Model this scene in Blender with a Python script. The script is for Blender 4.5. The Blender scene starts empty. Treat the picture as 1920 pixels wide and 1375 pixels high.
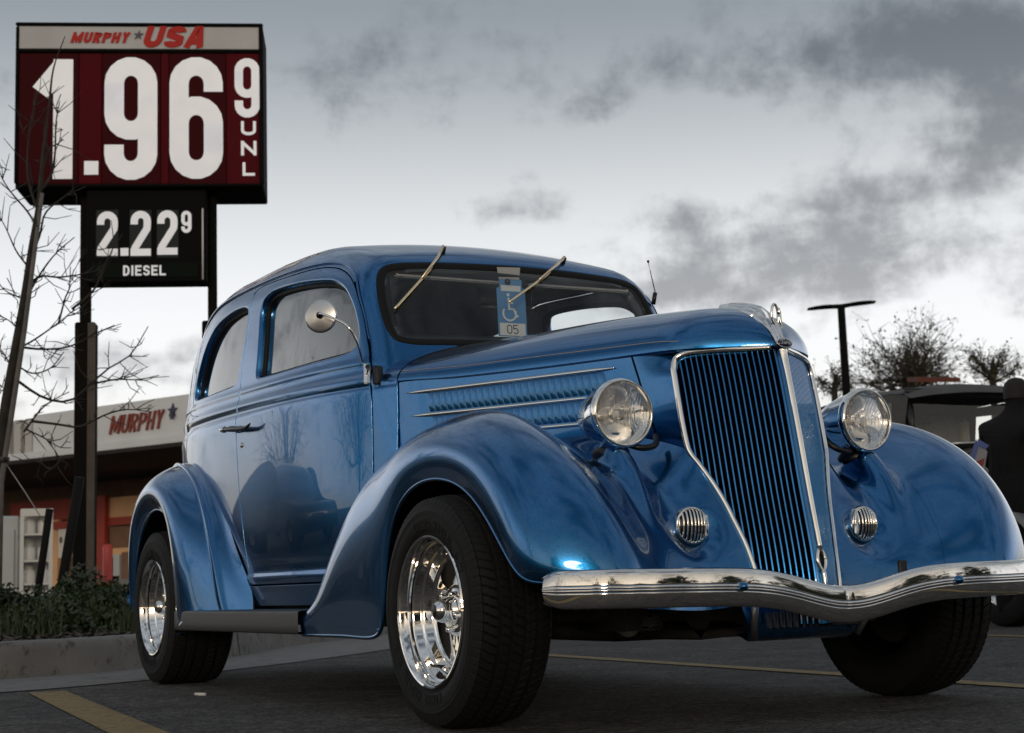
import bpy, math, random
import numpy as np
from mathutils import Matrix, Vector
from mathutils.geometry import delaunay_2d_cdt
random.seed(7); RNG = np.random.default_rng(7)
SC = bpy.context.scene; COL = SC.collection

# ------------------------------------------------------------------ camera
CAM_P = np.array([7.0919, -2.7822, 0.3817]); YAW, PIT, ROL = [math.radians(a) for a in (151.9038, 7.753, -1.649)]
CF = np.array([math.cos(YAW)*math.cos(PIT), math.sin(YAW)*math.cos(PIT), math.sin(PIT)])
_r0 = np.array([math.sin(YAW), -math.cos(YAW), 0.0]); _u0 = np.cross(_r0, CF)
CR = _r0*math.cos(ROL)+_u0*math.sin(ROL); CU = -_r0*math.sin(ROL)+_u0*math.cos(ROL)
cd = bpy.data.cameras.new('camera'); cam = bpy.data.objects.new('camera', cd); COL.objects.link(cam)
cam.matrix_world = Matrix(((CR[0], CU[0], -CF[0], CAM_P[0]), (CR[1], CU[1], -CF[1], CAM_P[1]), (CR[2], CU[2], -CF[2], CAM_P[2]), (0, 0, 0, 1)))
cd.sensor_width = 36; cd.lens = 3024.56/1920*36; cd.clip_start = 0.05; cd.clip_end = 3000
cd.dof.use_dof = True; cd.dof.focus_distance = 4.9; cd.dof.aperture_fstop = 8.0
SC.camera = cam

def at(px, py, d):
    """a place in the world: d metres away in the direction that shows at that pixel of the 1920 x 1375 photograph"""
    return CAM_P + (CF+CR*(px-960)/3024.56-CU*(py-687.5)/3024.56)*d

# ------------------------------------------------------------------ sky, sun, exposure
SUN_EL, SUN_AZ = math.radians(9), math.radians(-30)      # azimuth measured from +x towards +y
wd = bpy.data.worlds.new('World'); SC.world = wd; wd.use_nodes = True
def build_world():
    nt = wd.node_tree; n = nt.nodes; L = nt.links.new; n.clear()
    def math_(op, a, b=None, c=None):
        m = n.new('ShaderNodeMath'); m.operation = op
        for i, v in enumerate((a, b, c)):
            if v is None: continue
            if isinstance(v, (int, float)): m.inputs[i].default_value = v
            else: L(v, m.inputs[i])
        return m.outputs[0]
    def mix(f, a, b):
        m = n.new('ShaderNodeMix'); m.data_type = 'RGBA'
        L(f, m.inputs[0]) if not isinstance(f, (int, float)) else setattr(m.inputs[0], 'default_value', f)
        for v, s in ((a, 6), (b, 7)):
            if isinstance(v, tuple): m.inputs[s].default_value = (*v, 1)
            else: L(v, m.inputs[s])
        return m.outputs[2]
    def ss(v, lo, hi, out0=0.0, out1=1.0):
        m = n.new('ShaderNodeMapRange'); m.interpolation_type = 'SMOOTHSTEP'
        L(v, m.inputs[0]); m.inputs[1].default_value = lo; m.inputs[2].default_value = hi
        m.inputs[3].default_value = out0; m.inputs[4].default_value = out1
        return m.outputs[0]
    tc = n.new('ShaderNodeTexCoord'); sep = n.new('ShaderNodeSeparateXYZ'); L(tc.outputs['Generated'], sep.inputs[0])
    X, Y, Z = sep.outputs
    def noise(vec, scale, detail, rough=.55, dist=0.0):
        t = n.new('ShaderNodeTexNoise'); t.inputs['Scale'].default_value = scale; t.inputs['Detail'].default_value = detail
        t.inputs['Roughness'].default_value = rough; t.inputs['Distortion'].default_value = dist
        L(vec, t.inputs['Vector']); return t.outputs[0]
    # clouds lie on a flat layer: project the direction on to it
    zz = math_('ADD', math_('MAXIMUM', Z, 0.0), 0.13)
    cv = n.new('ShaderNodeCombineXYZ'); L(math_('DIVIDE', X, zz), cv.inputs[0]); L(math_('DIVIDE', Y, zz), cv.inputs[1]); cv.inputs[2].default_value = 3.7
    big = noise(cv.outputs[0], 0.9, 6, .55, .1); fine = noise(cv.outputs[0], 3.2, 9, .58, .2)
    ragged = noise(tc.outputs['Generated'], 21.0, 10, .63, .1)
    zc = math_('MAXIMUM', Z, 0.0)
    # even overcast: pale low down, greyer higher up, and on again to a lid
    g1 = mix(ss(zc, 0.14, 0.37), (0.90, 0.91, 0.93), (0.255, 0.285, 0.315))
    lid = mix(ss(math_('ADD', math_('MULTIPLY', big, 0.5), math_('MULTIPLY', fine, 0.5)), 0.42, 0.60), (0.075, 0.092, 0.115), (0.44, 0.48, 0.52))
    base = mix(ss(zc, 0.34, 0.55), g1, lid)
    low = mix(ss(zc, 0.02, 0.15), (0.84, 0.77, 0.65), base)
    # warm brightness low in the direction of the setting sun
    sdir = (math.cos(SUN_AZ), math.sin(SUN_AZ))
    dotp = math_('ADD', math_('MULTIPLY', X, sdir[0]), math_('MULTIPLY', Y, sdir[1]))
    glow = math_('MULTIPLY', ss(dotp, -0.15, 0.85), ss(zc, 0.62, 0.05))
    low = mix(math_('MULTIPLY', glow, 0.9), low, (1.15, 0.95, 0.70))
    # cloud bodies: grey blue undersides
    def dev(v, k): return math_('MULTIPLY', math_('SUBTRACT', v, 0.5), k)
    vb = math_('ADD', math_('ADD', dev(big, .60), dev(fine, .60)), math_('ADD', dev(ragged, .85), 0.46))
    def blob(px, py, rx, ry, amp):
        d = at(px, py, 1.0)-CAM_P; d = d/np.linalg.norm(d)
        rt = np.cross(d, (0, 0, 1)); rt /= np.linalg.norm(rt); up = np.cross(rt, d)
        def dt(v, s):
            q = n.new('ShaderNodeVectorMath'); q.operation = 'DOT_PRODUCT'; L(tc.outputs['Generated'], q.inputs[0]); q.inputs[1].default_value = tuple(v)
            return math_('DIVIDE', q.outputs['Value'], s/3024.56)
        q = n.new('ShaderNodeVectorMath'); q.operation = 'DOT_PRODUCT'; L(tc.outputs['Generated'], q.inputs[0]); q.inputs[1].default_value = tuple(d)
        a, b = dt(rt, rx), dt(up, ry)
        r2 = math_('ADD', math_('MULTIPLY', a, a), math_('MULTIPLY', b, b))
        e = math_('POWER', 2.718, math_('MULTIPLY', r2, -1.0))
        return math_('MULTIPLY', math_('MULTIPLY', e, amp), math_('GREATER_THAN', q.outputs['Value'], 0.0))
    tot = vb
    for b in CLOUDS: tot = math_('ADD', tot, blob(*b))
    mask = ss(tot, 0.42, 0.80)
    dark = mix(ss(zc, 0.05, 0.34), (0.40, 0.395, 0.42), (0.115, 0.13, 0.15))
    sky = mix(math_('MULTIPLY', mask, 0.88), low, dark)
    st = n.new('ShaderNodeTexSky'); st.sky_type = 'NISHITA'; st.sun_disc = False
    st.sun_elevation = SUN_EL; st.sun_rotation = math.pi/2-SUN_AZ; st.air_density = 1.2; st.dust_density = 2.0
    b1 = n.new('ShaderNodeBackground'); L(st.outputs[0], b1.inputs[0]); b1.inputs[1].default_value = 0.08
    b2 = n.new('ShaderNodeBackground'); L(sky, b2.inputs[0]); b2.inputs[1].default_value = 1.0
    ms = n.new('ShaderNodeMixShader'); ms.inputs[0].default_value = 0.90; L(b1.outputs[0], ms.inputs[1]); L(b2.outputs[0], ms.inputs[2])
    out = n.new('ShaderNodeOutputWorld'); L(ms.outputs[0], out.inputs[0])
CLOUDS = [(740, 110, 190, 80, .16), (1730, 80, 260, 70, .34), (1910, 260, 130, 170, .20), (1620, 470, 300, 60, .20), (1040, 390, 150, 40, .20),
          (1720, 350, 200, 40, .16), (250, 690, 130, 40, .26), (1100, 205, 80, 35, .16), (1350, 540, 220, 40, .14), (640, 290, 70, 25, .08),
          (540, 440, 330, 120, -.34), (1290, 260, 260, 80, -.22), (1280, 60, 200, 80, -.14), (260, 60, 500, 120, -.14), (150, 450, 260, 110, -.3), (1450, 650, 300, 50, -.2)]
build_world()
sl = bpy.data.lights.new('sun', 'SUN'); so = bpy.data.objects.new('sun', sl); COL.objects.link(so)
sl.energy = 0.6; sl.angle = math.radians(11); sl.color = (1.0, 0.84, 0.66)
_sd = Vector((math.cos(SUN_AZ)*math.cos(SUN_EL), math.sin(SUN_AZ)*math.cos(SUN_EL), math.sin(SUN_EL)))
so.rotation_euler = _sd.to_track_quat('Z', 'Y').to_euler(); so.location = (20, -3, 8)
SC.view_settings.view_transform = 'Standard'; SC.view_settings.look = 'None'; SC.view_settings.exposure = 0.2; SC.view_settings.gamma = 1.0

# ------------------------------------------------------------------ materials
def new_mat(name):
    m = bpy.data.materials.new(name); m.use_nodes = True
    return m, m.node_tree.nodes, m.node_tree.links.new, m.node_tree.nodes['Principled BSDF']
def mat(name, col, rough=.5, metal=0.0, coat=0.0, coat_rough=.03, spec=.5, emit=None, estr=0.0, noise=0.0, nscale=8.0, bump=0.0, bscale=60.0, ior=1.5):
    m, n, L, b = new_mat(name)
    b.inputs['Base Color'].default_value = (*col, 1); b.inputs['Roughness'].default_value = rough; b.inputs['Metallic'].default_value = metal
    b.inputs['Coat Weight'].default_value = coat; b.inputs['Coat Roughness'].default_value = coat_rough; b.inputs['Specular IOR Level'].default_value = spec
    b.inputs['IOR'].default_value = ior
    if emit: b.inputs['Emission Color'].default_value = (*emit, 1); b.inputs['Emission Strength'].default_value = estr
    tc = n.new('ShaderNodeTexCoord')
    if noise:
        t = n.new('ShaderNodeTexNoise'); t.inputs['Scale'].default_value = nscale; t.inputs['Detail'].default_value = 6; L(tc.outputs['Object'], t.inputs['Vector'])
        r = n.new('ShaderNodeMapRange'); L(t.outputs[0], r.inputs[0]); r.inputs[1].default_value = .3; r.inputs[2].default_value = .7
        r.inputs[3].default_value = 1-noise; r.inputs[4].default_value = 1+noise
        v = n.new('ShaderNodeVectorMath'); v.operation = 'SCALE'; v.inputs[0].default_value = col; L(r.outputs[0], v.inputs['Scale']); L(v.outputs[0], b.inputs['Base Color'])
    if bump:
        t = n.new('ShaderNodeTexNoise'); t.inputs['Scale'].default_value = bscale; t.inputs['Detail'].default_value = 5; L(tc.outputs['Object'], t.inputs['Vector'])
        bp = n.new('ShaderNodeBump'); bp.inputs['Strength'].default_value = bump; bp.inputs['Distance'].default_value = .01; L(t.outputs[0], bp.inputs['Height']); L(bp.outputs[0], b.inputs['Normal'])
    return m
def paint_mat():
    m, n, L, b = new_mat('blue_metallic_paint')
    b.inputs['Metallic'].default_value = 0.97; b.inputs['Roughness'].default_value = 0.24
    b.inputs['Coat Weight'].default_value = 1.0; b.inputs['Coat Roughness'].default_value = 0.015; b.inputs['Coat IOR'].default_value = 1.5
    tc = n.new('ShaderNodeTexCoord'); v = n.new('ShaderNodeTexVoronoi'); v.inputs['Scale'].default_value = 900; L(tc.outputs['Object'], v.inputs['Vector'])
    mx = n.new('ShaderNodeMix'); mx.data_type = 'RGBA'; mx.inputs[6].default_value = (0.004, 0.087, 0.245, 1); mx.inputs[7].default_value = (0.014, 0.175, 0.435, 1)
    s = n.new('ShaderNodeSeparateColor'); L(v.outputs['Color'], s.inputs[0]); L(s.outputs[0], mx.inputs[0]); L(mx.outputs[2], b.inputs['Base Color'])
    return m
def glass_mat(name, tint, gloss_rough=0.0, ior=1.5, film=0.0):
    m = bpy.data.materials.new(name); m.use_nodes = True; n = m.node_tree.nodes; L = m.node_tree.links.new; n.clear()
    tr = n.new('ShaderNodeBsdfTransparent'); tr.inputs[0].default_value = (*tint, 1)
    gl = n.new('ShaderNodeBsdfGlossy'); gl.inputs['Roughness'].default_value = gloss_rough; gl.inputs[0].default_value = (1, 1, 1, 1)
    lw = n.new('ShaderNodeLayerWeight'); lw.inputs['Blend'].default_value = .5; f0 = min(.9, ((ior-1)/(ior+1))**2*1.9+film)
    pw = n.new('ShaderNodeMath'); pw.operation = 'POWER'; pw.inputs[1].default_value = 4.6; L(lw.outputs['Facing'], pw.inputs[0])
    a = n.new('ShaderNodeMath'); a.operation = 'MULTIPLY_ADD'; a.inputs[1].default_value = 1-f0; a.inputs[2].default_value = f0; a.use_clamp = True; L(pw.outputs[0], a.inputs[0])
    mx = n.new('ShaderNodeMixShader'); L(a.outputs[0], mx.inputs[0]); L(tr.outputs[0], mx.inputs[1]); L(gl.outputs[0], mx.inputs[2])
    o = n.new('ShaderNodeOutputMaterial'); L(mx.outputs[0], o.inputs[0]); return m
def lens_mat():
    m = glass_mat('fluted_lens_glass', (.96, .96, .95), .03, 1.5, .06); n = m.node_tree.nodes; L = m.node_tree.links.new
    tc = n.new('ShaderNodeTexCoord'); w = n.new('ShaderNodeTexWave'); w.bands_direction = 'Y'; w.inputs['Scale'].default_value = 55; w.inputs['Distortion'].default_value = 0
    L(tc.outputs['Object'], w.inputs['Vector']); bp = n.new('ShaderNodeBump'); bp.inputs['Strength'].default_value = .8; bp.inputs['Distance'].default_value = .003
    L(w.outputs[0], bp.inputs['Height'])
    for k in n:
        if k.type in ('BSDF_GLOSSY', 'LAYER_WEIGHT'): L(bp.outputs[0], k.inputs['Normal'])
    return m
def reflector_mat():
    m, n, L, b = new_mat('fluted_lamp_reflector'); b.inputs['Base Color'].default_value = (.93, .92, .90, 1); b.inputs['Metallic'].default_value = 1; b.inputs['Roughness'].default_value = .05
    tc = n.new('ShaderNodeTexCoord'); w = n.new('ShaderNodeTexWave'); w.bands_direction = 'Y'; w.inputs['Scale'].default_value = 48; w.inputs['Distortion'].default_value = .3; L(tc.outputs['Object'], w.inputs['Vector'])
    bp = n.new('ShaderNodeBump'); bp.inputs['Strength'].default_value = .22; bp.inputs['Distance'].default_value = .002; L(w.outputs[0], bp.inputs['Height']); L(bp.outputs[0], b.inputs['Normal']); return m
def asphalt_mat():
    m, n, L, b = new_mat('worn_asphalt'); b.inputs['Roughness'].default_value = .82
    tc = n.new('ShaderNodeTexCoord'); V = tc.outputs['Object']
    def nz(s, d=6, r=.6):
        t = n.new('ShaderNodeTexNoise'); t.inputs['Scale'].default_value = s; t.inputs['Detail'].default_value = d; t.inputs['Roughness'].default_value = r; L(V, t.inputs['Vector']); return t.outputs[0]
    def ramp(v, p0, c0, p1, c1):
        r = n.new('ShaderNodeValToRGB'); r.color_ramp.elements[0].position = p0; r.color_ramp.elements[0].color = (*c0, 1)
        r.color_ramp.elements[1].position = p1; r.color_ramp.elements[1].color = (*c1, 1); L(v, r.inputs[0]); return r.outputs[0]
    def mul(a, c):
        k = n.new('ShaderNodeMix'); k.data_type = 'RGBA'; k.blend_type = 'MULTIPLY'; k.inputs[0].default_value = 1; L(a, k.inputs[6]); L(c, k.inputs[7]); return k.outputs[2]
    c = ramp(nz(.55, 5), .35, (.052, .052, .055), .68, (.092, .090, .090))
    vo = n.new('ShaderNodeTexVoronoi'); vo.inputs['Scale'].default_value = 190; L(V, vo.inputs['Vector'])
    sp = n.new('ShaderNodeSeparateColor'); L(vo.outputs['Color'], sp.inputs[0])
    c = mul(c, ramp(sp.outputs[0], .0, (.40, .40, .40), 1.0, (1.9, 1.87, 1.82)))
    c = mul(c, ramp(nz(42, 4, .7), .35, (.6, .6, .6), .7, (1.35, 1.35, 1.35)))
    c = mul(c, ramp(nz(11, 8, .8), .36, (.55, .55, .56), .66, (1.45, 1.43, 1.40)))
    c = mul(c, ramp(nz(3.1, 6, .65), .38, (.72, .72, .73), .64, (1.2, 1.2, 1.19)))
    vb_ = n.new('ShaderNodeTexVoronoi'); vb_.inputs['Scale'].default_value = 62; L(V, vb_.inputs['Vector']); sb_ = n.new('ShaderNodeSeparateColor'); L(vb_.outputs['Color'], sb_.inputs[0])
    c = mul(c, ramp(sb_.outputs[0], .0, (.45, .45, .46), 1.0, (1.75, 1.72, 1.68)))
    # pale chips of stone
    c2 = n.new('ShaderNodeMix'); c2.data_type = 'RGBA'; L(ramp(sp.outputs[1], .955, (0, 0, 0), .97, (1, 1, 1)), c2.inputs[0]); L(c, c2.inputs[6]); c2.inputs[7].default_value = (.26, .25, .24, 1)
    # oil stains
    oil = ramp(nz(1.3, 3, .5), .56, (1, 1, 1), .72, (.55, .55, .55)); c = mul(c2.outputs[2], oil)
    # hairline cracks
    ve = n.new('ShaderNodeTexVoronoi'); ve.feature = 'DISTANCE_TO_EDGE'; ve.inputs['Scale'].default_value = .8
    wv = n.new('ShaderNodeVectorMath'); wv.operation = 'ADD'; t = n.new('ShaderNodeTexNoise'); t.inputs['Scale'].default_value = 2.2; t.inputs['Detail'].default_value = 5; L(V, t.inputs['Vector'])
    L(V, wv.inputs[0]); L(t.outputs['Color'], wv.inputs[1]); L(wv.outputs[0], ve.inputs['Vector'])
    cr = ramp(ve.outputs['Distance'], .003, (.28, .28, .28), .014, (1, 1, 1)); c = mul(c, cr)
    L(c, b.inputs['Base Color'])
    bp = n.new('ShaderNodeBump'); bp.inputs['Strength'].default_value = 1.0; bp.inputs['Distance'].default_value = .012; L(vo.outputs['Distance'], bp.inputs['Height']); L(bp.outputs[0], b.inputs['Normal'])
    return m
def speckled(name, c0, c1, scale, rough=.9, bump=.4, stain=None):
    m, n, L, b = new_mat(name); b.inputs['Roughness'].default_value = rough
    tc = n.new('ShaderNodeTexCoord'); V = tc.outputs['Object']
    t = n.new('ShaderNodeTexNoise'); t.inputs['Scale'].default_value = scale; t.inputs['Detail'].default_value = 9; t.inputs['Roughness'].default_value = .68; L(V, t.inputs['Vector'])
    r = n.new('ShaderNodeValToRGB'); r.color_ramp.elements[0].position = .32; r.color_ramp.elements[0].color = (*c0, 1); r.color_ramp.elements[1].position = .7; r.color_ramp.elements[1].color = (*c1, 1)
    L(t.outputs[0], r.inputs[0]); col = r.outputs[0]
    if stain:
        t2 = n.new('ShaderNodeTexNoise'); t2.inputs['Scale'].default_value = scale*3.1; t2.inputs['Detail'].default_value = 7; t2.inputs['Roughness'].default_value = .75; L(V, t2.inputs['Vector'])
        r2 = n.new('ShaderNodeValToRGB'); r2.color_ramp.elements[0].position = .53; r2.color_ramp.elements[0].color = (0, 0, 0, 1); r2.color_ramp.elements[1].position = .62; r2.color_ramp.elements[1].color = (1, 1, 1, 1); L(t2.outputs[0], r2.inputs[0])
        k = n.new('ShaderNodeMix'); k.data_type = 'RGBA'; L(r2.outputs[0], k.inputs[0]); L(col, k.inputs[6]); k.inputs[7].default_value = (*stain, 1); col = k.outputs[2]
    L(col, b.inputs['Base Color'])
    bp = n.new('ShaderNodeBump'); bp.inputs['Strength'].default_value = bump; bp.inputs['Distance'].default_value = .01; L(t.outputs[0], bp.inputs['Height']); L(bp.outputs[0], b.inputs['Normal'])
    return m
M = dict(
    paint=paint_mat(), chrome=mat('chrome', (.86, .85, .83), .045, 1.0, bump=.015, bscale=30), chrome2=mat('bumper_chrome', (.84, .81, .77), .045, 1.0, noise=.04, nscale=30, bump=.012, bscale=9),
    satin=mat('satin_steel', (.62, .62, .62), .28, 1.0), sun_gold=mat('sunlit_wiper_metal', (.95, .76, .50), .30, 1.0),  # wiper metal: warm highlight of the low sun put into its colour
    rubber=mat('black_rubber', (.005, .005, .005), .6, spec=.25), tyre=mat('tyre_rubber', (.0065, .0065, .007), .7, spec=.3, noise=.2, nscale=40, bump=.15, bscale=220),
    black=mat('black_enamel', (.008, .008, .009), .35), void=mat('matt_black_void', (.0015, .0015, .0018), .95, spec=.02), under=mat('underbody_dirt', (.022, .020, .018), .8, noise=.4, nscale=9),
    board=mat('running_board_coating', (.030, .030, .031), .38, noise=.12, nscale=120, bump=.35, bscale=420),
    trim=mat('headliner_cloth', (.40, .385, .36), .9, noise=.1, nscale=20), seat=mat('seat_cloth', (.32, .32, .315), .85, noise=.1, nscale=30, bump=.2, bscale=160),
    glass=glass_mat('tinted_glass', (.50, .54, .56), 0, 1.75, .10), wglass=glass_mat('windscreen_glass', (.90, .92, .92), 0, 1.42, .004), lens=lens_mat(), lamp_in=reflector_mat(),
    bulb=mat('sealed_beam_bulb', (.9, .9, .9), .1, 0), stripe=mat('pinstripe_cream', (.55, .42, .33), .4),
    asphalt=asphalt_mat(), yellow=speckled('worn_yellow_paint', (.20, .135, .045), (.30, .205, .07), 9, .8, .3, (.07, .065, .055)),
    concrete=speckled('kerb_concrete', (.15, .147, .142), (.215, .21, .20), 3.2, .92, .35, (.085, .08, .075)), gutter=speckled('gutter_concrete', (.15, .147, .143), (.20, .195, .19), 2.4, .9, .25, (.11, .105, .10)),
    mulch=speckled('bark_mulch', (.022, .016, .013), (.085, .066, .055), 34, .95, 1.0, (.14, .115, .10)), grass=mat('grass_blade', (.032, .050, .018), .7, noise=.4, nscale=3),
    leaf=mat('boxwood_leaf', (.022, .040, .013), .5, noise=.5, nscale=5), leaf2=mat('young_leaf', (.060, .058, .022), .6, noise=.3, nscale=4), bark=mat('bark', (.030, .026, .022), .9, noise=.4, nscale=12, bump=.5, bscale=50),
    sblack=mat('sign_cabinet_black', (.004, .004, .004), .8, spec=.1), sred=mat('sign_red_panel', (.060, .004, .007), .8, spec=.1, noise=.12, nscale=2.5, emit=(.12, .004, .008), estr=.06), sdark=mat('sign_dark_red_tile', (.034, .003, .005), .8, spec=.1, emit=(.06, .003, .005), estr=.06),
    swhite=mat('sign_white_panel', (.40, .40, .41), .7, spec=.2, noise=.08, nscale=3, emit=(.8, .8, .82), estr=.03), sdigit=mat('lit_price_digit', (.62, .62, .63), .7, noise=.06, nscale=4, emit=(.93, .94, .97), estr=.26), stxt=mat('sign_red_letter', (.34, .018, .014), .6, spec=.2, emit=(.5, .02, .015), estr=.05),
    stxt2=mat('fascia_red_letter', (.19, .035, .022), .6), snavy=mat('sign_navy_star', (.02, .025, .06), .5), sgreen=mat('sign_green_panel', (.004, .008, .005), .8, spec=.1), stile=mat('price_tile', (.030, .036, .036), .8, spec=.1), post=mat('bronze_post', (.006, .005, .004), .8, spec=.1), sleeve=mat('post_sleeve', (.070, .056, .045), .7, noise=.25, nscale=6),
    fascia=mat('canopy_fascia', (.56, .585, .62), .55, noise=.06, nscale=1.2), soffit=mat('canopy_soffit', (.05, .045, .04), .8), brick=mat('brick_red_edge', (.09, .022, .014), .8), red=mat('store_red_paint', (.30, .035, .022), .6, noise=.1, nscale=2), tan=mat('store_sunlit_tan', (.66, .40, .23), .8, noise=.1, nscale=1.5), brown=mat('store_brown', (.17, .095, .06), .8, noise=.2, nscale=2),  # tan: albedo raised to carry the warm sunlight on the shop panel
    bollard=mat('bollard_red', (.45, .035, .03), .4), white=mat('white_powder_coat', (.62, .62, .60), .5), ice=mat('freezer_panel', (.42, .45, .48), .4), stake=mat('weathered_stake', (.13, .12, .115), .8, noise=.25, nscale=9), cyl=mat('gas_cylinder_grey', (.40, .40, .39), .5),
    canvas=mat('grey_canvas', (.085, .085, .088), .9, noise=.15, nscale=6, bump=.3, bscale=40), gbody=mat('grey_car_paint', (.17, .17, .175), .35, .1, coat=.8), cream=mat('cream_vinyl', (.55, .52, .40), .6),
    cloth=mat('black_jacket', (.007, .007, .008), .85, spec=.25, bump=1.0, bscale=9), skin=mat('skin', (.30, .17, .12), .6), hair=mat('dark_hair', (.01, .008, .007), .7), pblue=mat('print_blue', (.10, .14, .36), .7), pwhite=mat('print_white', (.30, .30, .33), .7), pred=mat('print_red', (.25, .04, .04), .7),
    plblue=mat('placard_blue', (.09, .27, .55), .4), plwhite=mat('placard_white', (.74, .76, .78), .4), navy=mat('badge_blue_enamel', (.008, .010, .05), .2, coat=.6),
    darkcar=mat('dark_blue_car_paint', (.010, .012, .018), .25, .3, coat=1), vanp=mat('silver_van_paint', (.20, .21, .22), .35, .4, coat=.6), redl=mat('red_lamp', (.5, .02, .015), .2), dglass=mat('dark_glass', (.008, .009, .010), .04, spec=.8),
)

# ------------------------------------------------------------------ helpers
def tag(o, label=None, cat=None, group=None, kind=None):
    if label: o['label'] = label
    if cat: o['category'] = cat
    if group: o['group'] = group
    if kind: o['kind'] = kind
    return o
def empty(name, loc, label, cat, group=None):
    o = bpy.data.objects.new(name, None); o.empty_display_size = .1; o.location = loc; COL.objects.link(o); tag(o, label, cat, group); return o
def adopt(o, parent):
    o.parent = parent
    p = parent; loc = Vector((0, 0, 0))
    mw = Matrix.Identity(4); chain = []
    while p: chain.append(p); p = p.parent
    for q in reversed(chain): mw = mw @ q.matrix_parent_inverse @ q.matrix_basis if q.parent else q.matrix_basis.copy()
    o.matrix_parent_inverse = mw.inverted()
def obj(name, V, Fc, m, parent=None, smooth=True, normals=None, sharp=None):
    """one mesh object in world coordinates"""
    me = bpy.data.meshes.new(name); V = np.asarray(V, float)
    me.from_pydata(V.tolist(), [], Fc.tolist() if isinstance(Fc, np.ndarray) else Fc)
    if m is not None:
        for k in (m if isinstance(m, (list, tuple)) else [m]): me.materials.append(M[k])
    if smooth:
        me.polygons.foreach_set('use_smooth', [True]*len(me.polygons))
        if sharp: me.set_sharp_from_angle(angle=math.radians(sharp))
    me.update()
    if normals is not None: me.normals_split_custom_set_from_vertices([tuple(v) for v in normals])
    o = bpy.data.objects.new(name, me); COL.objects.link(o)
    if parent: adopt(o, parent)
    return o
class MB:
    """collects simple shapes into one mesh"""
    def __init__(s): s.v = []; s.f = []; s.n = 0
    def add(s, V, Fc):
        V = np.asarray(V, float).reshape(-1, 3); s.v.append(V); s.f += [tuple(i+s.n for i in f) for f in Fc]; s.n += len(V); return s
    def box(s, c, d, ax=None, bev=0.0):
        c = np.asarray(c, float); ax = np.eye(3) if ax is None else np.asarray(ax, float); h = np.asarray(d, float)/2
        if bev <= 0:
            V = [c+ax[0]*i*h[0]+ax[1]*j*h[1]+ax[2]*k*h[2] for i in (-1, 1) for j in (-1, 1) for k in (-1, 1)]
            return s.add(V, [(0, 1, 3, 2), (4, 6, 7, 5), (0, 4, 5, 1), (2, 3, 7, 6), (0, 2, 6, 4), (1, 5, 7, 3)])
        b = min(bev, *(h*.98)); V = []; idx = {}
        for i in (-1, 1):
            for j in (-1, 1):
                for k in (-1, 1):
                    for a in range(3):
                        q = np.array([i, j, k])*(h-b); q[a] = (i, j, k)[a]*h[a]; idx[(i, j, k, a)] = len(V); V.append(c+ax[0]*q[0]+ax[1]*q[1]+ax[2]*q[2])
        Fc = []
        for a in range(3):
            for sg in (-1, 1):
                o1, o2 = [t for t in range(3) if t != a]; ring = []
                for (p, q) in ((-1, -1), (1, -1), (1, 1), (-1, 1)):
                    k = [0, 0, 0]; k[a] = sg; k[o1] = p; k[o2] = q; ring.append(idx[(*k, a)])
                Fc.append(tuple(ring if (sg > 0) == (a != 1) else ring[::-1]))
        for a in range(3):
            o1, o2 = [t for t in range(3) if t != a]
            for p in (-1, 1):
                for q in (-1, 1):
                    k0 = [0, 0, 0]; k0[a] = -1; k0[o1] = p; k0[o2] = q; k1 = list(k0); k1[a] = 1
                    Fc.append((idx[(*k0, o1)], idx[(*k1, o1)], idx[(*k1, o2)], idx[(*k0, o2)]))
        for i in (-1, 1):
            for j in (-1, 1):
                for k in (-1, 1): Fc.append(tuple(idx[(i, j, k, a)] for a in range(3)))
        return s.add(V, Fc)
    def tube(s, P, r, n=8, caps=True, flat=None):
        """tube along points; r number or list; flat=(axis, scale) squashes the section along a world axis"""
        P = np.asarray(P, float); m = len(P); r = np.broadcast_to(np.asarray(r, float), (m,))
        T = np.gradient(P, axis=0); T /= np.linalg.norm(T, axis=1, keepdims=True)+1e-12
        u = np.cross(T[0], (0, 0, 1)); u = np.cross(T[0], (0, 1, 0)) if np.linalg.norm(u) < 1e-3 else u; u /= np.linalg.norm(u); V = []
        for i in range(m):
            u = u-T[i]*(u@T[i]); u /= np.linalg.norm(u)+1e-12; w = np.cross(T[i], u)
            a = np.arange(n)*2*math.pi/n; ring = (np.cos(a)[:, None]*u+np.sin(a)[:, None]*w)*r[i]
            if flat is not None: fa = np.asarray(flat[0], float); ring = ring-np.outer(ring@fa, fa)*(1-flat[1])
            V.append(P[i]+ring)
        Fc = [(i*n+j, i*n+(j+1) % n, (i+1)*n+(j+1) % n, (i+1)*n+j) for i in range(m-1) for j in range(n)]
        if caps: Fc += [tuple(range(n))[::-1], tuple((m-1)*n+j for j in range(n))]
        return s.add(np.concatenate(V), Fc)
    def lathe(s, prof, o, ax, n=32, start=None, closed=False):
        """profile [(radius, along)] turned about axis ax through o"""
        o = np.asarray(o, float); ax = np.asarray(ax, float); ax = ax/np.linalg.norm(ax)
        u = np.cross(ax, (0, 0, 1)); u = np.array([1., 0, 0]) if np.linalg.norm(u) < 1e-3 else u; u /= np.linalg.norm(u); w = np.cross(ax, u)
        a = np.arange(n)*2*math.pi/n; d = np.cos(a)[:, None]*u+np.sin(a)[:, None]*w
        V = [o+ax*h+d*r for r, h in prof]; m = len(prof)
        Fc = [(i*n+j, i*n+(j+1) % n, (i+1)*n+(j+1) % n, (i+1)*n+j) for i in range(m-1) for j in range(n)]
        if closed: Fc += [((m-1)*n+j, (m-1)*n+(j+1) % n, (j+1) % n, j) for j in range(n)]
        return s.add(np.concatenate(V), Fc)
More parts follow.
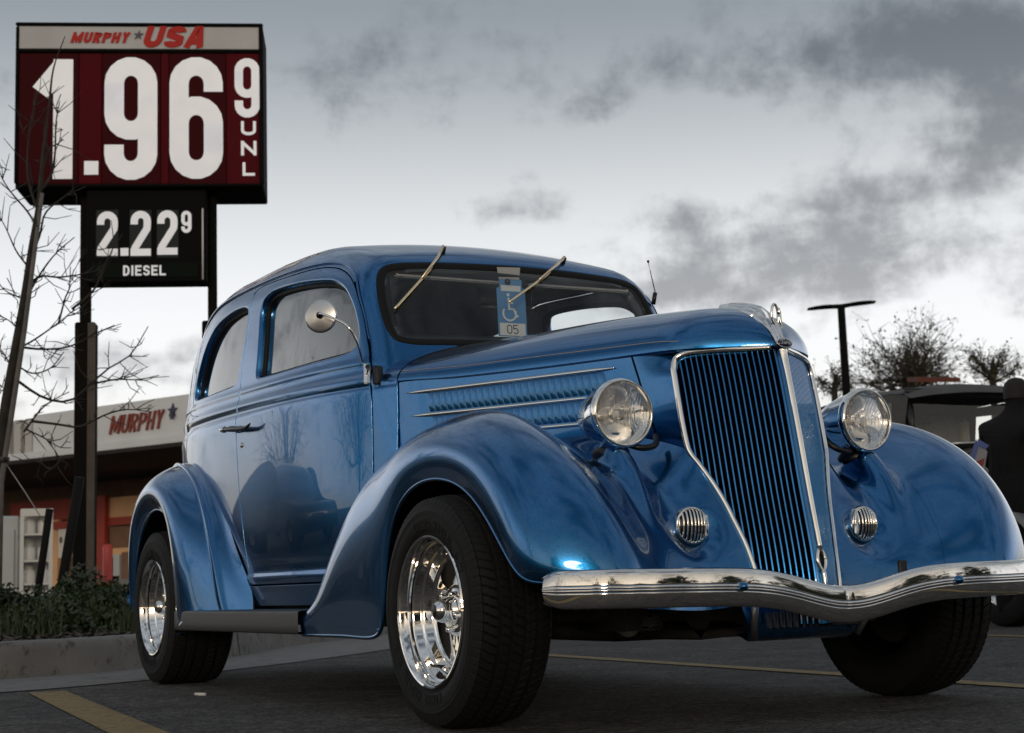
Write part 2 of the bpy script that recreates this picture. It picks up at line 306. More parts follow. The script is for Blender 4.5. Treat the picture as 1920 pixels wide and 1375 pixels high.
    def grid(s, G):
        G = np.asarray(G, float); a, b = G.shape[:2]
        return s.add(G.reshape(-1, 3), [(i*b+j, i*b+j+1, (i+1)*b+j+1, (i+1)*b+j) for i in range(a-1) for j in range(b-1)])
    def prism(s, poly, base, ax1, ax2, thick):
        """polygon (2d) in the plane base+ax1,ax2 pushed out by the vector thick on the viewer's side"""
        base, ax1, ax2, thick = [np.asarray(q, float) for q in (base, ax1, ax2, thick)]
        A = np.array([base+ax1*p[0]+ax2*p[1] for p in poly]); n = len(A)
        return s.add(np.concatenate([A, A+thick]), [tuple(range(n)), tuple(range(n, 2*n))[::-1]]+[(i, (i+1) % n, n+(i+1) % n, n+i) for i in range(n)])
    def build(s, name, m, parent=None, smooth=True, sharp=None): return obj(name, np.concatenate(s.v), s.f, m, parent, smooth, None, sharp)
def spline(P, n, closed=False):
    """even-stepped smooth curve through points"""
    P = np.asarray(P, float); m = len(P)
    Q = np.concatenate([P[-1:], P, P[:2]]) if closed else np.concatenate([[2*P[0]-P[1]], P, [2*P[-1]-P[-2]]])
    segs = m if closed else m-1; out = []
    for i in range(segs):
        p0, p1, p2, p3 = Q[i], Q[i+1], Q[i+2], Q[i+3]; t = np.linspace(0, 1, 24, endpoint=False)[:, None]
        out.append(.5*((2*p1)+(-p0+p2)*t+(2*p0-5*p1+4*p2-p3)*t*t+(-p0+3*p1-3*p2+p3)*t**3))
    C = np.concatenate(out+[P[:1] if closed else P[-1:]])
    s = np.concatenate([[0], np.cumsum(np.linalg.norm(np.diff(C, axis=0), axis=1))]); q = np.linspace(0, s[-1], n+1 if closed else n)
    R = np.stack([np.interp(q, s, C[:, k]) for k in range(P.shape[1])], 1)
    return R[:-1] if closed else R
def interp(x, xs, ys):
    xs = np.asarray(xs, float); ys = np.asarray(ys, float); m = np.gradient(ys, xs)
    x = np.asarray(x, float); i = np.clip(np.searchsorted(xs, x)-1, 0, len(xs)-2); h = xs[i+1]-xs[i]; t = (x-xs[i])/h; c = np.clip(t, 0, 1)
    r = (2*c**3-3*c**2+1)*ys[i]+(c**3-2*c**2+c)*h*m[i]+(-2*c**3+3*c**2)*ys[i+1]+(c**3-c**2)*h*m[i+1]
    r = np.where(t < 0, ys[0]+m[0]*(x-xs[0]), r); return np.where(t > 1, ys[-1]+m[-1]*(x-xs[-1]), r)
def bspline_surface(net, nu, nv, comp=3):
    """smooth surface close to (nearly through) a net of points"""
    net = np.asarray(net, float)
    def pad(A): return np.concatenate([[2*A[0]-A[1]], A, [2*A[-1]-A[-2]]])
    def knots(A):
        Q = pad(A); return (Q[:-2]+4*Q[1:-1]+Q[2:])/6
    C = net.copy()
    for _ in range(comp):
        E = knots(np.swapaxes(knots(C), 0, 1)); C = C+(net-np.swapaxes(E, 0, 1))*.8
    def ev(A, n):
        Q = pad(A); u = np.linspace(0, len(A)-1, n); i = np.minimum(u.astype(int), len(A)-2); t = (u-i)
        t = t.reshape((-1,)+(1,)*(A.ndim-1))
        return ((1-t)**3*Q[i]+(3*t**3-6*t*t+4)*Q[i+1]+(-3*t**3+3*t*t+3*t+1)*Q[i+2]+t**3*Q[i+3])/6
    S = ev(C, nu); return np.swapaxes(ev(np.swapaxes(S, 0, 1), nv), 0, 1)
def grid_normals(G):
    a = np.gradient(G, axis=0); b = np.gradient(G, axis=1); n = np.cross(a, b); return n/(np.linalg.norm(n, axis=2, keepdims=True)+1e-12)
def inside(poly, pts):
    poly = np.asarray(poly); x, y = pts[:, 0], pts[:, 1]; r = np.zeros(len(pts), bool); j = len(poly)-1
    for i in range(len(poly)):
        a, b = poly[i], poly[j]; c = ((a[1] > y) != (b[1] > y)) & (x < (b[0]-a[0])*(y-a[1])/(b[1]-a[1]+1e-15)+a[0]); r ^= c; j = i
    return r
def edge_dist(poly, pts):
    poly = np.asarray(poly); d = np.full(len(pts), 1e9)
    for i in range(len(poly)):
        a, b = poly[i-1], poly[i]; ab = b-a; t = np.clip(((pts-a)@ab)/(ab@ab+1e-15), 0, 1); d = np.minimum(d, np.linalg.norm(pts-(a+t[:, None]*ab), axis=1))
    return d
def fill2d(outline, holes, step, extra=None):
    """triangles of a 2d outline with holes, even points inside"""
    outline = np.asarray(outline, float); lo, hi = outline.min(0), outline.max(0)
    gx = np.arange(lo[0], hi[0], step); gy = np.arange(lo[1], hi[1], step)
    pts = np.stack(np.meshgrid(gx, gy), -1).reshape(-1, 2); pts[:, 0] += (np.round((pts[:, 1]-lo[1])/step) % 2)*step*.5
    if extra is not None: pts = np.concatenate([pts[~belt_band(pts)], extra])
    k = inside(outline, pts); pts = pts[k]; k = edge_dist(outline, pts) > (step*.45 if extra is None else .006)
    for h in holes: k &= ~inside(h, pts) & (edge_dist(h, pts) > step*.35)
    pts = pts[k]; allp = [outline]+[np.asarray(h) for h in holes]; edges = []; s = 0
    for P in allp: m = len(P); edges += [(s+i, s+(i+1) % m) for i in range(m)]; s += m
    V = np.concatenate(allp+[pts])
    r = delaunay_2d_cdt([Vector(p) for p in V], edges, [], 0, 1e-7)
    v = np.array([tuple(p) for p in r[0]]); T = np.array([f for f in r[2]])
    c = v[T].mean(1); k = inside(outline, c)
    for h in holes: k &= ~inside(h, c)
    return v, T[k]
# ------------------------------------------------------------------ lettering drawn as strokes
def arc(cx, cy, rx, ry, a0, a1, n=10): return [(cx+rx*math.cos(math.radians(a)), cy+ry*math.sin(math.radians(a))) for a in np.linspace(a0, a1, n)]
def glyph(ch, w, sw):
    """centre lines in a box w wide and 1 high for a stroke sw wide"""
    h = sw/2; L, R_, B, T = h, w-h, h, 1-h; mx = w/2; rx = (R_-L)/2; ry = min(rx*1.05, .24)
    up = arc(mx, T-ry, rx, ry, 180, 0); dn = arc(mx, B+ry, rx, ry, 0, -180)
    if ch == '9':
        m = .40; return [[(L, m+ry), (L, T-ry)]+up+[(R_, T-ry), (R_, m+ry)]+arc(mx, m+ry, rx, ry, 0, -180)+[(L, m+ry+.02), (L, T-ry)], [(R_, .75), (R_, B+ry)]+dn+[(L, .285)]]
    if ch == '6': return [[(w-x, 1-y) for x, y in p] for p in glyph('9', w, sw)]
    if ch == '2': return [[(L, .70), (L, T-ry)]+up+[(R_, .68), (R_-.02*w, .60), (L+.02, B+.10), (L, B)], [(L-h, B), (w, B)]]
    if ch == '1': return [[(w*.66, 0), (w*.66, 1)], [(w*.60, 1-h*.9), (w*.02, .72)]]
    if ch == '0': return [[(L, B+ry), (L, T-ry)]+up+[(R_, T-ry), (R_, B+ry)]+dn]
    if ch == '5': return [[(R_, T), (L, T), (L, .55)]+arc(mx, .33, rx, .30, 130, -150, 14)]
    if ch == 'M': return [[(L, 0), (L, 1)], [(L, 1-h), (mx, .25), (R_, 1-h)], [(R_, 1), (R_, 0)]]
    if ch == 'U': return [[(L, 1), (L, B+ry)]+arc(mx, B+ry, rx, ry, 180, 360)+[(R_, 1)]]
    if ch == 'R': return [[(L, 0), (L, 1)], [(L, T), (R_-.14, T)]+arc(R_-.2, .72, .2, T-.72, 80, -80, 8)+[(L, .44+h*.2)], [(mx, .45), (R_, 0)]]
    if ch == 'P': return [[(L, 0), (L, 1)], [(L, T), (R_-.14, T)]+arc(R_-.2, .70, .2, T-.70, 80, -80, 8)+[(L, .41)]]
    if ch == 'H': return [[(L, 0), (L, 1)], [(R_, 0), (R_, 1)], [(L, .5), (R_, .5)]]
    if ch == 'Y': return [[(L, 1), (mx, .45), (R_, 1)], [(mx, .5), (mx, 0)]]
    if ch == 'S': return [[(R_, .72)]+arc(mx, .75, rx, T-.75, 10, 190, 10)+[(L+.02, .60), (R_-.02, .42)]+arc(mx, .26, rx, .26-B, 10, -190, 12)]
    if ch == 'A': return [[(L*.8, 0), (mx-.05, 1-h*.5), (mx+.05, 1-h*.5), (w-L*.8, 0)], [(w*.2, .30), (w*.8, .30)]]
    if ch == 'N': return [[(L, 0), (L, 1)], [(L, 1-h), (R_, h)], [(R_, 0), (R_, 1)]]
    if ch == 'L': return [[(L, 1), (L, B), (w, B)]]
    if ch == 'D': return [[(L, 0), (L, 1)], [(L, T), (mx, T)]+arc(mx, .5, rx, T-.5, 90, -90, 12)+[(L, B)]]
    if ch == 'I': return [[(mx, 0), (mx, 1)]]
    if ch == 'E': return [[(w, T), (L, T), (L, B), (w, B)], [(L, .52), (w*.9, .52)]]
    if ch == 'C': return [arc(mx, .5, rx, T-.5, 50, 310, 14)]
    if ch == 'O': return [arc(mx, .5, rx, T-.5, 0, 360, 18)]
    if ch == 'B': return [[(L, 0), (L, 1)], [(L, T)]+arc(mx*.9, .75, rx, T-.75, 80, -80, 7)+[(L, .52)], [(L, .52)]+arc(mx, .27, rx, .27-B, 80, -80, 7)+[(L, B)]]
    if ch == 'G': return [arc(mx, .5, rx, T-.5, 50, 320, 14)+[(R_, .48), (mx, .48)]]
    if ch == 'T': return [[(0, T), (w, T)], [(mx, T), (mx, 0)]]
    if ch == '/': return [[(0, 0), (w, 1)]]
    return []
def stroke_to(mb, path, sw, f, thick):
    """flat band along a 2d path, given thickness; f maps (x, y, out) to the world"""
    P = np.array(path, float); k = [0]+[i for i in range(1, len(P)) if np.linalg.norm(P[i]-P[i-1]) > 1e-6]; P = P[k]; n = len(P)
    if n < 2: return
    d = np.diff(P, axis=0); d /= np.linalg.norm(d, axis=1, keepdims=True); nn = np.stack([-d[:, 1], d[:, 0]], 1); Lp = []
    for i in range(n):
        if i == 0: m = nn[0]
        elif i == n-1: m = nn[-1]
        else: m = nn[i-1]+nn[i]; m /= np.linalg.norm(m)+1e-9; m = m/max(.45, m@nn[i])
        Lp.append(m*sw/2)
    Lp = np.array(Lp); A, B_ = P+Lp, P-Lp; V = []
    for i in range(n): V += [f(*A[i], thick), f(*B_[i], thick), f(*A[i], 0), f(*B_[i], 0)]
    Fc = [(0, 2, 3, 1), (4*n-4, 4*n-3, 4*n-1, 4*n-2)]
    for i in range(n-1):
        a = 4*i; Fc += [(a, a+1, a+5, a+4), (a, a+4, a+6, a+2), (a+1, a+3, a+7, a+5)]
    mb.add(V, Fc)
def text_on(parent, name, txt, x, y, hgt, wch, gap, sw, frame, m, slant=0.0, thick=.012, wmap={}, vertical=False, joined=False):
    """each letter a mesh of its own; frame = (origin, right, up, out)"""
    o, rt, up, out = [np.asarray(q, float) for q in frame]; cx, cy = x, y; allmb = MB()
    for ch in txt:
        w = wmap.get(ch, wch)
        if ch == ' ': cx += w*hgt; continue
        mb = allmb if joined else MB()
        def f(px, py, t, cx=cx, cy=cy): return o+rt*(cx+(px+slant*py)*hgt)+up*(cy+py*hgt)+out*t
        if ch == '.': mb.prism([(0, 0), (sw*1.1, 0), (sw*1.1, sw*1.1), (0, sw*1.1)], f(0, 0, 0), rt*hgt, up*hgt, out*thick)
        elif ch == '*':
            pts = [(.5*w+.5*w*(1 if k % 2 == 0 else .42)*math.sin(k*math.pi/5), .5+.5*w*(1 if k % 2 == 0 else .42)*math.cos(k*math.pi/5)) for k in range(10)]
            mb.prism([(p[0]+slant*p[1], p[1]) for p in pts], f(-0, 0, 0), rt*hgt, up*hgt, out*thick)
        else:
            for j, pth in enumerate(glyph(ch, w, sw)): stroke_to(mb, pth, sw, f, thick+.0004*j)
        if not joined: mb.build(name, m if ch != '*' else 'snavy', parent, False)
        if vertical: cy -= hgt*(1+gap)
        else: cx += (w+gap)*hgt
    if joined: return allmb.build(name, m, parent, False)
def side_text(parent, o, ax, rr, s):
    mb = MB(); txt = 'COBRA RADIAL G/T'; hgt = .028; step = .0215
    for rep in (0, 1):
        for i, ch in enumerate(txt):
            if ch == ' ': continue
            th0 = rep*math.pi+1.9-i*step/(rr+.035)
            def f(px, py, t):
                r = rr+.030+py*hgt; th = th0-px*hgt/(rr+.035); d = np.array([math.cos(th)*(-s), 0, math.sin(th)]); return o+d*r+ax*(.0118-.09*max(0, .018-py*hgt)+t)
            for p in glyph(ch, .62, .16): stroke_to(mb, p, .16, f, .0014)
    tag(mb.build('sidewall_lettering', 'tyre', parent, False), kind='stuff')
# ================================================================== ground
def sheet(name, poly, z, m, kind='structure', label=None):
    o = obj(name, [(p[0], p[1], z) for p in poly], [tuple(range(len(poly)))], m, None, False); tag(o, label, None, None, kind); return o
sheet('ground', [(-250, -250), (250, -250), (250, 250), (-250, 250)], 0.0, 'asphalt', 'structure', 'dark worn asphalt of the parking lot')
GUT = spline([(-12, -2.2), (-6, -2.9), (-2.2, -3.15), (-.7, -2.85), (-.1, -2.2), (.02, -1.475), (-.39, -.70), (-.89, -.19), (-1.65, .59), (-2.62, 1.45), (-4.6, 3.1), (-9, 6.6), (-16, 12.2)], 130)
KRB = spline([(-12, -1.3), (-6, -1.95), (-2.6, -2.25), (-1.5, -2.15), (-1.12, -1.75), (-1.12, -1.30), (-1.53, -.50), (-2.1, .02), (-2.9, .62), (-3.95, 1.25), (-6.0, 2.9), (-10.2, 6.2), (-17, 11.7)], 130)
g = MB().grid([[(*GUT[i], .004), (*(GUT[i]*.5+KRB[i]*.5), .008), (*KRB[i], .004)] for i in range(130)]).build('gutter', 'gutter', None); tag(g, 'pale concrete gutter along the foot of the kerb', None, None, 'structure')
T = np.gradient(KRB, axis=0); T /= np.linalg.norm(T, axis=1, keepdims=True); IN = np.stack([-T[:, 1], T[:, 0]], 1)
IN = IN if (IN[80]@(KRB[80]-GUT[80])) > 0 else -IN
kr = []
for i in range(130):
    kr.append([(*(KRB[i]+IN[i]*a), z) for a, z in ((-.003, .0), (.006, .06), (.014, .13), (.022, .160), (.036, .175), (.055, .180), (.16, .182), (.165, .10))])
k = MB().grid(kr).build('kerb', 'concrete', None); tag(k, 'grey concrete kerb edging the planting bed', None, None, 'structure')
for i in (56, 71, 86, 101):
    c0 = np.array(kr[i]); t3 = np.append(T[i], 0)*.005; o3 = np.append(IN[i], 0)*-.0015+np.array([0, 0, .0012]); MB().grid([c0-t3+o3, c0+t3+o3]).build('kerb_joint', 'void', k)
bed_o = KRB+IN*.14; bed_poly = np.concatenate([bed_o, [(-24, 9.0), (-22, 2.0), (-16, -.6)]])
def bed_z(p): return .168+.022*np.sin(p[..., 0]*1.9+.4)*np.sin(p[..., 1]*2.3)+.008*np.sin(p[..., 0]*7+p[..., 1]*5)
v_, T_ = fill2d(bed_poly, [], .22)
bd = obj('planting_bed', np.c_[v_, bed_z(v_)], T_, 'mulch', None); tag(bd, 'bed of dark bark mulch behind the kerb', None, None, 'structure')
_cand = np.stack([RNG.uniform(-7, -.9, 60000), RNG.uniform(-1.9, 3.6, 60000)], 1); _cand = _cand[inside(bed_poly, _cand)]; _cd = edge_dist(bed_poly, _cand); _keep = RNG.uniform(0, 2.4, len(_cand)) > _cd
_cand, _cd = _cand[_keep], _cd[_keep]; _ci = [0]
def bed_point(): _ci[0] += 1; p = _cand[_ci[0] % len(_cand)]; return np.array([p[0], p[1], float(bed_z(p))])
# scraps of bark and grass on the bed
V = []; Fc = []
for _ in range(5200):
    p = bed_point(); a = RNG.uniform(0, 6.28); l, w = RNG.uniform(.012, .045), RNG.uniform(.005, .013); d = np.array([math.cos(a), math.sin(a), RNG.uniform(-.4, .5)]); q = np.array([-math.sin(a), math.cos(a), RNG.uniform(-.3, .3)]); n = len(V)
    p[2] += RNG.uniform(0, .022); V += [p-d*l-q*w, p+d*l-q*w, p+d*l*.9+q*w, p-d*l*.8+q*w]; Fc.append((n, n+1, n+2, n+3))
o = obj('bark_chips', V, Fc, 'mulch', None, False); tag(o, 'loose bark chips scattered over the planting bed', 'mulch', None, 'stuff')
V = []; Fc = []
def blade(p, h, lean, w=.004):
    n = len(V); a = RNG.uniform(0, 6.28); d = np.array([math.cos(a), math.sin(a), 0]); q = np.array([-d[1], d[0], 0])*w
    V.extend([p-q, p+q, p+d*lean*.4+q*.7+[0, 0, h*.6], p+d*lean*.4-q*.7+[0, 0, h*.6], p+d*lean+[0, 0, h]]); Fc.extend([(n, n+1, n+2, n+3), (n+3, n+2, n+4)])
for _ in range(1100):
    i = RNG.integers(45, 95); p = bed_o[i]+IN[i]*abs(RNG.normal(0, .35))+RNG.normal(0, .05, 2); clump = math.sin(p[0]*5.1)+math.sin(p[1]*4.3+1)
    if clump < RNG.uniform(-.9, 1.5): continue
    blade(np.array([p[0], p[1], .16]), RNG.uniform(.03, .10), RNG.uniform(.01, .06))
for px, py in ((82, 1172), (90, 1175), (250, 1176), (30, 1190), (242, 1182)):
    b = at(px, py, 9.4)
    for _ in range(26): blade(np.array([b[0], b[1], .17])+np.append(RNG.normal(0, .035, 2), 0), RNG.uniform(.10, .24), RNG.uniform(.02, .12), .005)
o = obj('grass_tufts', V, Fc, 'grass', None, False); tag(o, 'weedy grass tufts along the kerb edge', 'grass', None, 'stuff')
# painted lines
def line(name, a, b, w, label):
    a, b = np.array(a), np.array(b); d = (b-a)/np.linalg.norm(b-a); n = np.array([-d[1], d[0]])*w/2; m = 60; V = []
    for i in range(m+1): c = a+(b-a)*i/m; e = RNG.normal(0, .0022, 2); V += [(*(c+n*(1+e[0]*3)), .004), (*(c-n*(1+e[1]*3)), .004)]
    o = obj(name, V, [(2*i, 2*i+1, 2*i+3, 2*i+2) for i in range(m)], 'yellow', None, False); tag(o, label, None, None, 'structure')
line('parking_line', (.17, -1.315), (4.9, -1.80), .150, 'faded yellow parking line at the lower left corner')
line('parking_line', (-1.9, 1.66), (5.0, 1.13), .115, 'thin yellow parking line beyond the front wheels')
line('parking_line', (-3.6, 4.72), (3.2, 4.1), .115, 'far yellow parking line by the grey car')
b = MB(); b.tube([at(452, 1307, 1)*0+np.array([.98, -.93, .008]), np.array([1.03, -.905, .008])], .006, 8); o = b.build('cigarette_end', 'white', None); tag(o, 'small white cigarette end lying on the asphalt', 'litter')

# ================================================================== the price sign
hd0 = at(262, 600, 1)-CAM_P; hd0[2] = 0; hd0 /= np.linalg.norm(hd0); ca, sa = math.cos(-.13), math.sin(-.13)
S_OUT = -np.array([hd0[0]*ca-hd0[1]*sa, hd0[0]*sa+hd0[1]*ca, 0]); S_RT = np.array([-S_OUT[1], S_OUT[0], 0]); S_UP = np.array([0, 0, 1.0]); S_O = at(262, 212, 16.0)
def on_plane(px, py, o, n): d = at(px, py, 1)-CAM_P; return CAM_P+d*((o-CAM_P)@n)/(d@n)
def sl_(px, py, off=0.0): P = on_plane(px, py, S_O+S_OUT*off, S_OUT)-S_O; return np.array([P@S_RT, P@S_UP])
def s_rect(x0, y0, x1, y1, off=0.0):
    a, b, c, d = sl_(x0, y0, off), sl_(x1, y0, off), sl_(x1, y1, off), sl_(x0, y1, off); return (a[0]+d[0])/2, (c[1]+d[1])/2, (b[0]+c[0])/2, (a[1]+b[1])/2
def s_box(name, r, back, fr, m, parent, smooth=False):
    x0, y0, x1, y1 = r; c = S_O+S_RT*(x0+x1)/2+S_UP*(y0+y1)/2+S_OUT*(fr+back)/2
    return MB().box(c, (x1-x0, y1-y0, fr-back), np.array([S_RT, S_UP, S_OUT]), bev=.012).build(name, m, parent, smooth)
def s_frame(off): return (S_O+S_OUT*off, S_RT, S_UP, S_OUT)
def sign():
    zl = S_O[2]; sg = empty('price_sign', (S_O[0], S_O[1], 0), 'tall black and red fuel price sign on two posts', 'sign')
    cab = s_rect(29, 44, 493, 352); s_box('cabinet', cab, -.74, -.03, 'sblack', sg)
    for nm, r in (('cabinet_frame', (29, 43, 493, 49)), ('cabinet_frame', (29, 92, 493, 99)), ('cabinet_frame', (29, 345, 494, 351)), ('cabinet_frame', (28, 49, 34, 345)), ('cabinet_frame', (486, 49, 494, 345))):
        s_box(nm, s_rect(*r), -.04, .010, 'sblack', sg)
    hp = s_box('header_panel', s_rect(34, 49, 486, 92), -.03, -.012, 'swhite', sg)
    for x0, x1, m in ((34, 147, 'sdark'), (147.6, 190, 'sred'), (190.6, 301, 'sdark'), (301.6, 316, 'sred'), (316.6, 424, 'sdark'), (424.6, 486, 'sred')): s_box('red_panel', s_rect(x0, 99, x1, 345), -.03, -.012, m, sg)
    sl2 = math.tan(math.radians(17))
    def put(txt, x0, y0, x1, y1, sw, m, slant=0.0, gap=.10, parent=sg, off=-.010, thick=.01, wm=None):
        xa, ya, xb, yb = s_rect(x0, y0, x1, y1, off); hgt = yb-ya; n = len(txt); tot = (xb-xa)/hgt-slant; wch = (tot-gap*(n-1))/n
        wmap = {}
        if wm: k = sum(wm.get(c, 1) for c in txt); wmap = {c: (tot-gap*(n-1))*wm.get(c, 1)/k for c in txt}
        text_on(parent, 'digit' if txt[0] in '0123456789.' else 'letter', txt, xa, ya, hgt, wch, gap, sw, s_frame(off), m, slant, thick, wmap)
    put('1', 74, 112, 141, 336, .155, 'sdigit', off=-.008); put('.', 158, 305, 181, 328, 1.0, 'sdigit'); put('9', 196, 108, 295, 338, .150, 'sdigit'); put('6', 318, 108, 418, 336, .150, 'sdigit')
    put('9', 440, 110, 487, 221, .135, 'sdigit'); put('U', 452, 228, 480, 254, .20, 'sdigit'); put('N', 452, 265, 481, 292, .20, 'sdigit'); put('L', 455, 305, 478, 330, .20, 'sdigit')
    put('MURPHY', 132, 61, 246, 81, .27, 'stxt', sl2, .13, hp, wm={'M': 1.35}); put('USA', 265, 50, 392, 90, .29, 'stxt', sl2, .10, hp); 
    xa, ya, xb, yb = s_rect(248, 57, 266, 76, -.01); text_on(hp, 'star', '*', xa, ya, yb-ya, 1.0, 0, .2, s_frame(-.01), 'snavy', .2, .01)
    # lower diesel cabinet
    lo = s_box('diesel_cabinet', s_rect(160, 353, 386, 527), -.36, -.06, 'sblack', sg)
    s_box('diesel_strip', s_rect(170, 494, 372, 521, -.06), -.062, -.052, 'sgreen', lo)
    for x0, x1 in ((180, 222), (243, 284), (294, 335)): s_box('price_tile', s_rect(x0, 394, x1, 484, -.06), -.062, -.052, 'stile', lo)
    for t, a in (('2', (182, 397, 221, 480)), ('2', (245, 396, 283, 480)), ('2', (295, 395, 333, 478)), ('9', (340, 396, 359, 437))): put(t, *a, .155, 'sdigit', off=-.050, parent=lo)
    put('.', 226, 467, 239, 480, 1.0, 'sdigit', off=-.050, parent=lo); put('DIESEL', 231, 498, 311, 517, .18, 'sdigit', off=-.050, parent=lo, gap=.16, wm={'I': .35})
    x0, y0, x1, y1 = s_rect(379, 392, 382, 525, -.05); MB().tube([S_O+S_RT*(x0+x1)/2+S_UP*y+S_OUT*-.03 for y in (y0, y1)], .009, 8).build('neon_tube', 'white', lo)
    for x0, x1, a, b in ((141, 161, 131, 171), (385, 402, 375, 414)):
        p0, p1 = sl_(x0, 560), sl_(x1, 560); q0, q1 = sl_(a, 800), sl_(b, 800); zc = (p0[0]+p1[0])/2; w = p1[0]-p0[0]; W2 = q1[0]-q0[0]; top = sl_(150, 353)[1]; br = sl_(150, 597)[1]; gz = -zl
        MB().box(S_O+S_RT*zc+S_UP*(top+br)/2+S_OUT*-.3, (w, top-br, w), np.array([S_RT, S_UP, S_OUT]), bev=.01).build('post', 'post', sg, False)
        sv = MB().box(S_O+S_RT*(q0[0]+q1[0])/2+S_UP*(br+gz)/2+S_OUT*-.3, (W2, br-gz, W2*.9), np.array([S_RT, S_UP, S_OUT]), bev=.015).build('post_sleeve', 'post', sg, False)
        MB().box(S_O+S_RT*(q1[0]-W2*.18)+S_UP*(br+gz)/2+S_OUT*(-.3+W2*.36), (W2*.36, br-gz-.02, W2*.25), np.array([S_RT, S_UP, S_OUT])).build('sleeve_flange', 'sleeve', sv, False)
sign()
# ================================================================== filling station behind
F_R = at(346, 829, 33.8); 
def solve_z(px, py, z): d = at(px, py, 1)-CAM_P; return CAM_P+d*(z-CAM_P[2])/d[2]
F_L = solve_z(15, 866, F_R[2]); f_rt = F_R-F_L; f_rt[2] = 0; flen = np.linalg.norm(f_rt); f_rt /= flen; f_out = np.array([f_rt[1], -f_rt[0], 0]); f_up = np.array([0, 0, 1.0])
def fl_(px, py, off=0.0): P = on_plane(px, py, F_L+f_out*off, f_out)-F_L; return np.array([P@f_rt, P@f_up])
def f_box(name, x0, x1, z0, z1, b0, b1, m, parent): return MB().box(F_L+f_rt*(x0+x1)/2+f_up*(z0+z1)/2+f_out*(b0+b1)/2, (x1-x0, z1-z0, b1-b0), np.array([f_rt, f_up, f_out])).build(name, m, parent, False)
def station():
    st = empty('filling_station', (F_L[0], F_L[1], 0), 'low filling station with pale canopy fascia and red walls', 'building'); h = 1.0
    xs = fl_(62, 820)[0]
    fa = f_box('fascia', xs, flen+6, .16, h, -.5, 0, 'fascia', st); f_box('fascia_lip', -2.5, flen+6.2, 0, .15, -.55, .10, 'fascia', st)
    for k in range(9): f_box('fascia_rib', xs-.02-(k+1)*.42+.06, xs-.02-k*.42-.10, .17, h-.05, -.4, -.06, 'cyl', st)
    f_box('fascia_return', xs-4.4, xs-.01, .16, h-.06, -.5, -.2, 'soffit', st); f_box('soffit', -24, flen+6, .05, .9, -8, -.56, 'soffit', st)
    a = fl_(205, 822, .02); b = fl_(318, 783, .02); hh = .40
    text_on(fa, 'letter', 'MURPHY', a[0], .34, hh, .56, .13, .15, (F_L+f_out*.005, f_rt, f_up, f_out), 'stxt2', .28, .04, {'M': .8})
    text_on(fa, 'star', '*', fl_(315, 790)[0], .52, .34, .9, 0, .2, (F_L+f_out*.005, f_rt, f_up, f_out), 'snavy', .1, .04)
    text_on(fa, 'star_tip', '*', fl_(321, 790)[0], .46, .22, .8, 0, .2, (F_L+f_out*.05, f_rt, f_up, f_out), 'stxt2', .1, .03)
    gz = -F_L[2]
    f_box('back_wall', -26, flen+6, gz, .4, -7.5, -6.5, 'brown', st)
    def wall(name, x0, y0, x1, y1, m, off, t=.12):
        off = off*.6-2.6
        o = F_L+f_out*off; P = [on_plane(*q, o, f_out)-F_L for q in ((x0, (y0+y1)/2), (x1, (y0+y1)/2), ((x0+x1)/2, y0), ((x0+x1)/2, y1))]
        return f_box(name, P[0]@f_rt, P[1]@f_rt, P[3]@f_up, P[2]@f_up, off-t, off, m, st)
    wall('red_band', 20, 938, 172, 976, 'red', -5.0); wall('tan_panel', 195, 925, 420, 967, 'tan', -4.0); wall('red_band', 98, 967, 420, 982, 'red', -3.9); wall('red_pilaster', 171, 930, 196, 1100, 'red', -3.7); wall('brown_panel', 196, 982, 420, 1023, 'brown', -4.0); wall('tan_sill', 196, 1023, 420, 1040, 'tan', -3.95); wall('shop_window', 196, 1040, 420, 1100, 'dglass', -4.1)
    wall('display_rack', 228, 1035, 250, 1085, 'brown', -3.6); wall('shop_poster', 212, 1040, 224, 1080, 'ice', -3.75); wall('tan_column', 98, 975, 108, 1100, 'tan', -4.2)
    pb = wall('price_board', 109, 984, 129, 1046, 'white', -4.0); o = F_L+f_out*(-4.0*.6-2.6+.01)
    p0 = on_plane(112, 1019, o, f_out)-F_L; text_on(pb, 'digit', '6', p0@f_rt, p0@f_up, .17, .62, 0, .2, (o, f_rt, f_up, f_out), 'black', 0, .01)
station()
def upright(px, py_top, D): P = at(px, py_top, D); return P
P = at(202, 1019, 28); b = MB(); r = 9*28/3024
b.lathe([(r, -P[2]), (r, -r*1.0), (r*.92, -r*.6), (r*.7, -r*.25), (r*.35, -.03), (0, 0)], P, (0, 0, 1), 24); o = b.build('bollard', 'bollard', None); tag(o, 'red round-topped bollard in front of the shop wall', 'bollard')
